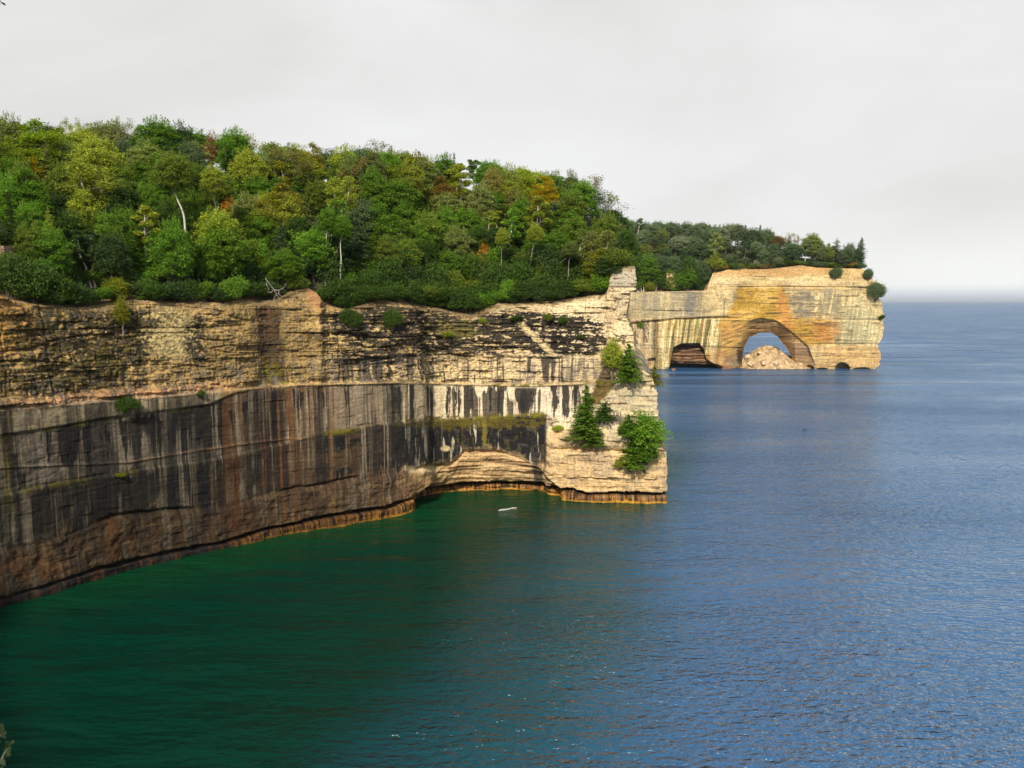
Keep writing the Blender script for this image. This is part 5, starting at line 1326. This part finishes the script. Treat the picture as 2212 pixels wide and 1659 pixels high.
# rubble cone inside the arch
def rubble():
    rs = np.random.RandomState(5)
    cx, cy0 = 1665, 793
    Yr = YF+24
    x0 = float(at_y(1590, 790, Yr)[0]); x1 = float(at_y(1752, 790, Yr)[0])
    prof = tab([(1575, 798), (1590, 789), (1603, 776), (1615, 768), (1628, 757), (1642, 749), (1655, 745), (1672, 747), (1685, 755), (1698, 765), (1712, 773), (1730, 783), (1745, 789), (1758, 798)])
    xs_ = np.linspace(1572, 1760, 150); ys_ = np.linspace(-1, 1, 60)
    X_, Q = np.meshgrid(xs_, ys_)
    wx, _, wz = at_y(X_, prof(X_), Yr)
    Yq = Yr+Q*26
    hgt = np.maximum(wz, -1.5)*(1-np.abs(Q)**1.3)-1.0*np.abs(Q)
    nn_ = fbm(wx*0.25, Yq*0.25, seed=601); st_ = np.round(vn(wx*0.55, Yq*0.55, seed=602)*4)/4+0.6*np.round(vn(wx*1.1+7, Yq*1.1, seed=606)*3)/3
    hgt = hgt+(nn_-0.5)*2.0+(st_-0.8)*1.7-0.3
    cc = np.ones(X_.shape+(3,))*np.array([0.60, 0.44, 0.25])*(0.6+0.8*fbm(wx*0.4, Yq*0.4, seed=603))[..., None]
    cc = mixc(cc, (0.22, 0.14, 0.08), ss(0.45, 0.2, st_/1.6)*0.8)  # shade between the blocks painted as dark colour in the low gaps
    cc = mixc(cc, (0.24, 0.15, 0.08), ss(0.6, 0.66, fbm(wx*0.6, Yq*0.6, seed=604))*0.7)
    o = obj('rubble', mesh_np('rubble', np.stack([wx, Yq, hgt], -1), grid_faces(60, 150), M_ROCKF, cc))
    tag(o, 'cone of pale fallen rock rubble under the arch', 'rubble', kind='stuff')
    bl = [rock_mesh('boulder', 1, 1, 1, 40+i, 12, 0.6, M_ROCKF, (0.66, 0.52, 0.33), 0.16, False) for i in range(4)]
    spots = [(1598, 785, 5.0, 'pale boulder at the left foot of the rubble cone'), (1614, 770, 3.6, 'small pale boulder high on the left slope of the rubble cone'), (1640, 762, 3.2, 'boulder below the peak of the rubble cone'), (1662, 750, 3.4, 'topmost boulder on the rubble cone'),
             (1688, 766, 3.4, 'boulder on the upper right slope of the rubble cone'), (1713, 772, 3.0, 'upright pale block against the right side of the arch'), (1728, 788, 4.6, 'boulder at the right foot of the rubble cone'), (1650, 784, 4.2, 'broad boulder low in the middle of the rubble cone'),
             (1676, 786, 3.8, 'boulder low on the right half of the rubble cone'), (1622, 787, 3.8, 'boulder low on the left half of the rubble cone')]
    for i, (px, py, sz, lb) in enumerate(spots):
        Yb = Yr-26*max(0.08, (py-float(prof(px)))/(797-float(prof(px))))**0.9-0.5
        x_, _, z_ = [float(v_) for v_ in at_y(px, py, Yb)]
        o = obj('boulder', bl[i % 4]); o.location = (x_, Yb, max(z_, 0.3)); o.scale = (sz, sz*0.9, sz*(1.6 if 'upright' in lb else 0.7)); o.rotation_euler = (rs.rand()*0.5, rs.rand()*0.5, rs.rand()*6)
        tag(o, lb, 'boulder', 'boulders of the rubble under the arch')
rubble()
# wet rocks at the mouth of the small cave
for i, (px, py, sz, lb) in enumerate(((1560, 790, 6, 'dark boulder between the small cave and the arch'), (1531, 789, 7, 'orange-brown boulder at the right side of the small cave'), (1455, 797, 3, 'wet black rock at the left mouth of the small cave'))):
    x_, y_, z_ = [float(v_) for v_ in at_z(px, py+3, 0)]
    o = obj('boulder', rock_mesh('boulder', sz, sz, sz*0.6, 50+i, 20, .6, M_ROCKF, (0.30, 0.17, 0.09), 0.15, False)); o.location = (x_, y_+1, 0.3)
    tag(o, lb, 'boulder')
# ------------------------------------------------------------------ things on the water
def plain(name, c0, c1, sc=3, rough=0.7): return bark_mat(name, c0, c1, sc, 1.0)
M_WHITE = plain('bleached_wood', (0.42, 0.41, 0.36), (0.66, 0.65, 0.60))
M_DARK = plain('wet_dark_wood', (0.012, 0.011, 0.012), (0.05, 0.045, 0.04))
def log_between(pa, pb, r, mat, label, name, kinks=((.12, -0.25), (.5, .1), (.85, .35)), flat=0.5):
    a = np.array([float(q) for q in at_z(*pa, 0.05)]); b = np.array([float(q) for q in at_z(*pb, 0.05)])
    n = 26; t = np.linspace(0, 1, n); p = a+(b-a)*t[:, None]
    perp = np.array([-(b-a)[1], (b-a)[0], 0]); perp /= np.linalg.norm(perp)
    p += perp*np.interp(t, [0, .2, .45, .75, 1], [0, .15, -.1, .35, .0])[:, None]
    rad = r*np.interp(t, [0, .05, .2, .45, .65, .8, .95, 1], [.15, .5, 1, .8, .55, .8, .45, .1])
    cen = p.mean(0)
    V_, F_ = tube(p-cen, rad, 10); V_[:, 2] *= flat
    root = empty(name, tuple(cen)); obj('log', mesh_np('log', V_, F_, mat), root)
    V2, F2 = tube(np.array([p[5]-cen, p[4]-cen-perp*0.35, p[4]-cen-perp*0.5]), [r*.5, r*.35, r*.15], 7); V2[:, 2] *= flat
    obj('branch_stub', mesh_np('branch_stub', V2, F2, mat), root)
    tag(root, label, 'driftwood'); return root
log_between((1076, 1103), (1117, 1097), 0.42, M_WHITE, 'bleached white driftwood log floating on the green bay', 'driftwood_log')
log_between((1733, 929), (1743, 928), 0.32, M_DARK, 'small dark piece of driftwood alone on the open blue water', 'driftwood_piece')
# ------------------------------------------------------------------ twigs close to the camera
def leafmesh(name, spots, seed, size):
    g_ = Geo(); rs = np.random.RandomState(seed)
    for c_, d in spots:
        c_ = np.array(c_, float); d = np.array(d, float); d /= np.linalg.norm(d)
        nrm = np.array([rs.normal()*.4, -0.6+rs.normal()*.2, 0.8]); nrm /= np.linalg.norm(nrm); b = np.cross(d, nrm); b /= np.linalg.norm(b)
        n = 9; t = np.linspace(0, 1, n); w_ = size*0.32*np.sin(np.pi*t**0.8)**0.9
        mid = c_+d*size*t[:, None]+nrm*(-0.10*size*t**2)[:, None]
        V_ = np.concatenate([mid-b*w_[:, None]+nrm*0.05*size*np.sin(np.pi*t)[:, None], mid, mid+b*w_[:, None]+nrm*0.05*size*np.sin(np.pi*t)[:, None]])
        F_ = [(k*n+i, k*n+i+1, (k+1)*n+i+1, (k+1)*n+i) for k in range(2) for i in range(n-1)]
        g_.add(V_, np.array(F_))
    return g_
def px5(px, py, dist): return np.array([float(q) for q in at_y(px, py, dist)])
D_ = 4.6
leaves = []
for (x0, y0, x1, y1) in ((4, 1582, 13, 1598), (5, 1585, 14, 1583), (22, 1608, 14, 1601), (22, 1604, 31, 1603), (14, 1612, 9, 1609), (12, 1620, 6, 1611), (10, 1627, 18, 1635), (14, 1622, 22, 1631), (4, 1640, 10, 1652), (7, 1636, 0, 1648), (2, 1600, -6, 1606), (0, 1562, 6, 1580), (8, 1650, 2, 1662), (18, 1613, 22, 1624), (10, 1615, 16, 1606), (3, 1568, 4, 1580), (24, 1612, 20, 1622)):
    a = px5(x0, y0, D_); b = px5(x1, y1, D_-0.02); leaves.append((a, b-a))
root = empty('overhanging_sapling', (-4.4, 2.2, float(gz(-4.4, 2.2) or 47.6)))
base_ = np.array(root.location)
g_ = Geo()
st = [base_*1.0-np.array([0, 0, 0.3]), base_+np.array([0.1, .5, .3]), px5(-60, 1720, D_-.4), px5(-10, 1665, D_), px5(6, 1636, D_), px5(12, 1622, D_), px5(22, 1606, D_)]
st = np.array(st); tt = np.linspace(0, len(st)-1, 24); st = np.stack([np.interp(tt, np.arange(len(st)), st[:, k]) for k in range(3)], 1)
g_.add(*tube(st-base_, np.linspace(0.018, 0.0022, 24), 6))
b2 = np.array([px5(-30, 1690, D_-.1), px5(-12, 1620, D_), px5(3, 1583, D_), px5(2, 1566, D_)]); g_.add(*tube(b2-base_, [0.006, .004, .003, .002], 6))
obj('stem', g_.mesh('stem', M_BARK), root)
lf = leafmesh('leaf', leaves, 3, 0.048)
V_ = np.concatenate(lf.V)-base_
lo_ = obj('leaves', mesh_np('leaves', V_, np.concatenate(lf.F), M_LEAF), root); lo_.color = (0.035, 0.065, 0.025, 1); lo_['kind'] = 'stuff'
tag(root, 'blurred leafy sapling tip poking in at the lower left corner', 'sapling')
# limb over the camera's left shoulder: only its tip reaches the picture
gz0 = float(gz(-6.5, -1.0) or 48)
root = empty('overhead_tree', (-6.5, -1.0, gz0)); base_ = np.array(root.location)
g_ = Geo(); tpath = np.array([[0, 0, -.5], [0.1, .1, 2.5], [0.0, .3, 5.0], [-.2, .4, 8.0]]); g_.add(*tube(tpath, [.16, .14, .11, .06], 8))
tip = px5(3, 5, 4.2)-base_; tipo = px5(-30, -25, 4.1)-base_
bp_ = np.array([[0.05, .2, 3.4], (tipo*0.5+np.array([0.0, .2, 1.9])), tipo, tip]); g_.add(*tube(bp_, [.05, .03, .006, .002], 6))
obj('trunk', g_.mesh('trunk', M_BARK), root)
lf = leafmesh('leaf', [(tip+base_, px5(9, 6, 4.2)-px5(0, 0, 4.2)), (tip+base_+np.array([-.005, 0, 0]), px5(0, 12, 4.2)-px5(2, 2, 4.2)), (tipo+base_, np.array([-.5, 0, .5])), (tipo+base_, np.array([-.5, 0.3, -.2]))], 4, 0.026)
lo_ = obj('leaves', mesh_np('leaves', np.concatenate(lf.V)-base_, np.concatenate(lf.F), M_LEAF), root); lo_.color = (0.02, 0.02, 0.008, 1); lo_['kind'] = 'stuff'
tag(root, 'dark twig tip intruding at the very top left corner', 'tree')
# ------------------------------------------------------------------ labels for everything not described by hand
LM = [(t[3], t[4]+18, t[9]) for t in THINGS if t[9]]
used = set(t[7].lower() for t in THINGS if t[7])
def rel(px, py, l):
    dx, dy = px-l[0], py-l[1]
    if abs(dx) > 1.2*abs(dy): w_ = 'right of' if dx > 0 else 'left of'
    elif abs(dy) > 2.2*abs(dx): w_ = 'below' if dy > 0 else 'above'
    else: w_ = ('below and ' if dy > 0 else 'above and ')+('right of' if dx > 0 else 'left of')
    d = math.hypot(dx, dy)
    return ('just ' if d < 48 else '' if d < 110 else 'well ')+w_
shr_lm = [(15, 640, 'the orange sandy shelf'), (262, 690, 'the dangling yellow-green sapling'), (592, 650, 'the white roots'), (690, 640, 'the sandy gully'), (845, 690, 'the round wall bush'), (1000, 690, 'the blackest beds'), (1120, 690, 'the pale diagonal spur'), (1216, 690, 'the cream wall bush'), (1330, 640, 'the square rock block'), (380, 700, 'the smooth pale rock patch'), (150, 700, 'the mossy dark rock field'), (760, 690, 'the hanging dark bush'), (470, 700, 'the brown stained gully')]
ordn = ['', 'second', 'third', 'fourth', 'fifth', 'sixth', 'seventh', 'eighth', 'ninth', 'tenth']
for t in THINGS:
    rt, kind, colour, px, py, wd, grp, lb, ht, lm_ = t
    if not lb:
        lms = shr_lm if grp == G3 else [l for l in LM if (l[0] > 1370) == (grp == G2)]
        if grp == G2 and kind in ('shrub', 'sapling'): lms = lms+[(1447, 600, 'the narrow sandy stack'), (1640, 640, 'the golden scar'), (1526, 625, 'the step in the rim')]
        lms = sorted(lms, key=lambda l: math.hypot(px-l[0], py-l[1]))
        nm = KINDNAME[kind][2]
        sz = 'tall ' if ht > 14.5 else 'low ' if ht < 4 else 'small ' if ht < 8 else ''
        cand = [f'{sz}{colour} {nm} {rel(px, py, l)} {l[2]}' for l in lms[:3]]
        for a in range(2):
            for b in range(a+1, 4):
                if b < len(lms): cand.append(f'{colour} {nm} {rel(px, py, lms[a])} {lms[a][2]}, {rel(px, py, lms[b]).replace("just ", "")} {lms[b][2]}')
        cand = [c_ for c_ in cand if len(c_.split()) <= 16]
        lb = None
        for c_ in cand:
            if c_.lower() not in used: lb = c_; break
        if lb is None:
            for o_ in ordn[1:]:
                c_ = f'{o_} {cand[0]}'
                if c_.lower() not in used: lb = c_; break
        used.add(lb.lower())
    rt['label'] = lb
    if grp: rt['group'] = grp
print('things', len(THINGS), time.time()-T0)
# ------------------------------------------------------------------ water
def water_mat():
    m, nt, b = newmat('lake_water'); L = nt.links
    nt.nodes.remove(b); out = nt.nodes['Material Output']
    tc = N(nt, 'ShaderNodeTexCoord')
    vc = N(nt, 'ShaderNodeVertexColor', layer_name='Col')
    def noise(sx, sy, rot, detail, rough=0.55, dist=0.0):
        mp = N(nt, 'ShaderNodeMapping'); mp.inputs['Scale'].default_value = (sx, sy, 1); mp.inputs['Rotation'].default_value = (0, 0, rot)
        L.new(tc.outputs['Object'], mp.inputs['Vector'])
        n = N(nt, 'ShaderNodeTexNoise', Scale=1.0, Detail=detail, Roughness=rough, Distortion=dist); L.new(mp.outputs[0], n.inputs['Vector'])
        return n
    sp = N(nt, 'ShaderNodeSeparateXYZ'); L.new(tc.outputs['Object'], sp.inputs[0])
    n1 = noise(0.48, 1.00, 0.16, 3.0, 0.5, 0.4)      # wavelets
    n2 = noise(0.9, 1.7, -0.35, 2.0)                  # cross ripples
    n3 = noise(0.06, 0.16, 0.12, 3.0)                 # chop
    n4 = noise(0.0045, 0.034, 0.05, 2.0, 0.45, 0.25)  # swell on the open lake
    n5 = noise(0.006, 0.016, 0.08, 4.0)                # patches of wind
    rp = N(nt, 'ShaderNodeMapRange'); rp.inputs[1].default_value = .35; rp.inputs[2].default_value = .65; rp.inputs[3].default_value = .30; rp.inputs[4].default_value = 1.15
    L.new(n5.outputs['Fac'], rp.inputs[0])
    sh_ = N(nt, 'ShaderNodeAttribute', attribute_name='shelter'); shm = N(nt, 'ShaderNodeMath', operation='MULTIPLY'); L.new(rp.outputs[0], shm.inputs[0]); L.new(sh_.outputs['Fac'], shm.inputs[1])
    op = N(nt, 'ShaderNodeMapRange'); op.inputs[1].default_value = 330; op.inputs[2].default_value = 640; op.inputs[3].default_value = 0.0; op.inputs[4].default_value = 1.0
    L.new(sp.outputs['Y'], op.inputs[0])
    b4 = N(nt, 'ShaderNodeBump', Distance=34.0); L.new(n4.outputs['Fac'], b4.inputs['Height']); L.new(op.outputs[0], b4.inputs['Strength'])
    b3 = N(nt, 'ShaderNodeBump', Strength=1.0, Distance=1.7); L.new(n3.outputs['Fac'], b3.inputs['Height']); L.new(b4.outputs[0], b3.inputs['Normal'])
    b1 = N(nt, 'ShaderNodeBump', Distance=1.55); L.new(n1.outputs['Fac'], b1.inputs['Height']); L.new(b3.outputs[0], b1.inputs['Normal']); L.new(shm.outputs[0], b1.inputs['Strength'])
    b2 = N(nt, 'ShaderNodeBump', Distance=0.5); L.new(n2.outputs['Fac'], b2.inputs['Height']); L.new(b1.outputs[0], b2.inputs['Normal']); L.new(shm.outputs[0], b2.inputs['Strength'])
    df = N(nt, 'ShaderNodeBsdfDiffuse'); L.new(vc.outputs['Color'], df.inputs['Color']); L.new(b2.outputs[0], df.inputs['Normal'])
    gl = N(nt, 'ShaderNodeBsdfGlossy'); gl.inputs['Color'].default_value = (*SPEC_TINT, 1); gl.inputs['Roughness'].default_value = 0.15; L.new(b2.outputs[0], gl.inputs['Normal'])
    fr = N(nt, 'ShaderNodeFresnel', IOR=1.44); L.new(b2.outputs[0], fr.inputs['Normal'])
    mx = N(nt, 'ShaderNodeMixShader'); shf = N(nt, 'ShaderNodeMapRange'); shf.inputs[1].default_value = 0.3; shf.inputs[2].default_value = 1.0; shf.inputs[3].default_value = 0.45; shf.inputs[4].default_value = 1.0; L.new(sh_.outputs['Fac'], shf.inputs[0]); fm = N(nt, 'ShaderNodeMath', operation='MULTIPLY'); L.new(fr.outputs[0], fm.inputs[0]); L.new(shf.outputs[0], fm.inputs[1]); L.new(fm.outputs[0], mx.inputs[0]); L.new(df.outputs[0], mx.inputs[1]); L.new(gl.outputs[0], mx.inputs[2]); L.new(mx.outputs[0], out.inputs[0])
    return m
SPEC_TINT = (0.88, 0.96, 1.0)
# graded grid: fine in the bay, coarse to the horizon
def axis(lo, hi, core0, core1, st):
    a = list(np.arange(core0, core1+st, st)); s_ = st; x = a[-1]
    while x < hi: s_ *= 1.35; x += s_; a.append(x)
    x = a[0]; s_ = st
    while x > lo: s_ *= 1.35; x -= s_; a.insert(0, x)
    return np.array(a)
ax = axis(-45000, 45000, -120, 330, 3.0); ay = axis(-3000, 60000, 0, 640, 3.0)
gx, gy = np.meshgrid(ax, ay)
# distance to the near shore
sh = P[::12]
flatx, flaty = gx.ravel(), gy.ravel()
dsh = np.full(flatx.shape, 1e9)
for p in sh: dsh = np.minimum(dsh, np.hypot(flatx-p[0], flaty-p[1]))
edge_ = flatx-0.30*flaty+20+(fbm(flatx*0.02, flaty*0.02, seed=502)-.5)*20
bay = ss(10, -30, edge_)*ss(330, 215, flaty)  # bay and teal masks also paint the cliff's dark reflection into green water
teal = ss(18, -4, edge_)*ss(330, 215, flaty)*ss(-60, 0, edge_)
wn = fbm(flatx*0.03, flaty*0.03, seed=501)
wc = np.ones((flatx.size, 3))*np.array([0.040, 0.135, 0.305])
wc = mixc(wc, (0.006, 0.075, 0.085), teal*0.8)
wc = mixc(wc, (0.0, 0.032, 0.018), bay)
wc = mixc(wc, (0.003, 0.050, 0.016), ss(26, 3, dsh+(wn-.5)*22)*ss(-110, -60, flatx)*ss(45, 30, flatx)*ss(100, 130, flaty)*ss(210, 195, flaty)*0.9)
wc = mixc(wc, (0.012, 0.014, 0.008), ss(40, 60, flatx)*ss(6, 0, np.abs(flaty-553)-6)*0)
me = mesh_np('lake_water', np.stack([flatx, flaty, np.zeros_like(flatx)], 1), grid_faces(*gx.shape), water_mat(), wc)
sa = me.attributes.new('shelter', 'FLOAT', 'POINT'); sa.data.foreach_set('value', (0.20+0.80*ss(-60, 20, edge_+ss(330, 400, flaty)*200)).astype(np.float32))
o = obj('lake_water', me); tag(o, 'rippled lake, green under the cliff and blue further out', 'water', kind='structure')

# ------------------------------------------------------------------ sky and sun
SUN_AZ = math.radians(190)      # compass-like, from +Y clockwise towards +X
SUN_EL = math.radians(37)
w = bpy.data.worlds.new('World'); scene.world = w; w.use_nodes = True
nt = w.node_tree; L = nt.links
bg = nt.nodes['Background']
sky = N(nt, 'ShaderNodeTexSky', sky_type='NISHITA'); sky.sun_disc = False
sky.sun_elevation = SUN_EL; sky.sun_rotation = SUN_AZ
sky.air_density = 1.0; sky.dust_density = 1.0; sky.ozone_density = 1.0
tc = N(nt, 'ShaderNodeTexCoord')
sx = N(nt, 'ShaderNodeSeparateXYZ'); L.new(tc.outputs['Generated'], sx.inputs[0])
mp = N(nt, 'ShaderNodeMapping'); mp.inputs['Scale'].default_value = (1.0, 1.0, 2.6); L.new(tc.outputs['Generated'], mp.inputs['Vector'])
cn = N(nt, 'ShaderNodeTexNoise', Scale=1.5, Detail=5.0, Roughness=0.5, Distortion=0.3); L.new(mp.outputs[0], cn.inputs['Vector'])
cr = N(nt, 'ShaderNodeValToRGB')
K = 1.0
e = cr.color_ramp.elements
e[0].position = 0.30; e[0].color = (5.55, 5.5, 5.1, 1)
e[1].position = 0.72; e[1].color = (7.7, 7.65, 7.6, 1)
L.new(cn.outputs['Fac'], cr.inputs[0])
# cloud sheet brighter and bluer towards the lake side (+X), pale band above the horizon
hr = N(nt, 'ShaderNodeMapRange'); hr.inputs[1].default_value = 0.015; hr.inputs[2].default_value = 0.13; hr.inputs[3].default_value = 1.0; hr.inputs[4].default_value = 0.0; hr.interpolation_type = 'SMOOTHSTEP'
L.new(sx.outputs['Z'], hr.inputs[0])
xr = N(nt, 'ShaderNodeMapRange'); xr.inputs[1].default_value = -0.1; xr.inputs[2].default_value = 0.6; xr.interpolation_type = 'SMOOTHSTEP'
L.new(sx.outputs['X'], xr.inputs[0])
mh_ = N(nt, 'ShaderNodeMath', operation='MULTIPLY'); L.new(hr.outputs[0], mh_.inputs[0]); L.new(xr.outputs[0], mh_.inputs[1])
m1 = N(nt, 'ShaderNodeMix', data_type='RGBA'); L.new(mh_.outputs[0], m1.inputs[0]); L.new(cr.outputs[0], m1.inputs[6]); m1.inputs[7].default_value = (8.3, 8.4, 8.3, 1)
# low mist bank sitting on the horizon
ml = N(nt, 'ShaderNodeMapRange'); ml.inputs[1].default_value = -0.002; ml.inputs[2].default_value = 0.021; ml.inputs[3].default_value = 1.0; ml.inputs[4].default_value = 0.0; ml.interpolation_type = 'SMOOTHSTEP'
L.new(sx.outputs['Z'], ml.inputs[0])
m2 = N(nt, 'ShaderNodeMix', data_type='RGBA'); L.new(ml.outputs[0], m2.inputs[0]); L.new(m1.outputs[2], m2.inputs[6]); m2.inputs[7].default_value = (4.8, 5.5, 6.3, 1)
# higher up the cloud thins and blue shows
hb_ = N(nt, 'ShaderNodeMapRange'); hb_.inputs[1].default_value = 0.34; hb_.inputs[2].default_value = 0.62; hb_.inputs[3].default_value = 0.95; hb_.inputs[4].default_value = 0.20
L.new(sx.outputs['Z'], hb_.inputs[0])
m3 = N(nt, 'ShaderNodeMix', data_type='RGBA'); L.new(hb_.outputs[0], m3.inputs[0]); L.new(sky.outputs[0], m3.inputs[6]); L.new(m2.outputs[2], m3.inputs[7])
L.new(m3.outputs[2], bg.inputs['Color'])
bg.inputs['Strength'].default_value = 0.12
sl = bpy.data.lights.new('sun', 'SUN'); sl.energy = 4.2; sl.angle = math.radians(4.0); sl.color = (1.0, 0.90, 0.74)
so = bpy.data.objects.new('sun', sl); col.objects.link(so)
sd = Vector((math.sin(SUN_AZ)*math.cos(SUN_EL), math.cos(SUN_AZ)*math.cos(SUN_EL), math.sin(SUN_EL)))
so.rotation_euler = sd.to_track_quat('Z', 'Y').to_euler()
so.location = (0, 0, 200)

# ------------------------------------------------------------------ camera
cd = bpy.data.cameras.new('camera'); cam = bpy.data.objects.new('camera', cd); col.objects.link(cam)
cam.location = (0, 0, H); cam.rotation_euler = (math.pi/2-TH, 0, 0)
cd.sensor_fit = 'HORIZONTAL'; cd.sensor_width = 36; cd.lens = 36*F/2212.0
cd.clip_start = 0.1; cd.clip_end = 120000
scene.camera = cam
scene.view_settings.view_transform = 'Standard'; scene.view_settings.look = 'None'
scene.view_settings.exposure = 0.0; scene.view_settings.gamma = 1.0
scene.cycles.max_bounces = 6; scene.cycles.diffuse_bounces = 3; scene.cycles.glossy_bounces = 3; scene.cycles.transmission_bounces = 3
scene.cycles.volume_bounces = 0
scene.cycles.caustics_reflective = False
scene.cycles.sample_clamp_indirect = 6
print('script', time.time()-T0)

def haze():
    m = bpy.data.materials.new('lake_haze'); m.use_nodes = True; nt = m.node_tree; nt.nodes.remove(nt.nodes['Principled BSDF'])
    v_ = nt.nodes.new('ShaderNodeVolumePrincipled'); v_.inputs['Color'].default_value = (0.80, 0.88, 1.0, 1); v_.inputs['Density'].default_value = HAZE_D; v_.inputs['Anisotropy'].default_value = 0.0
    nt.links.new(v_.outputs[0], nt.nodes['Material Output'].inputs['Volume'])
    x0, x1, y0, y1, z0, z1 = -60000, 60000, -4000, 75000, -4.5, 150
    V_ = [(x, y, z) for z in (z0, z1) for y in (y0, y1) for x in (x0, x1)]
    Fh = [(0, 2, 3, 1), (4, 5, 7, 6), (0, 1, 5, 4), (2, 6, 7, 3), (0, 4, 6, 2), (1, 3, 7, 5)]
    o = obj('haze', mesh_np('haze', V_, Fh, m, smooth=False)); tag(o, 'thin lake haze fading the far horizon', 'haze', kind='stuff')
HAZE_D = 0.000026
haze()
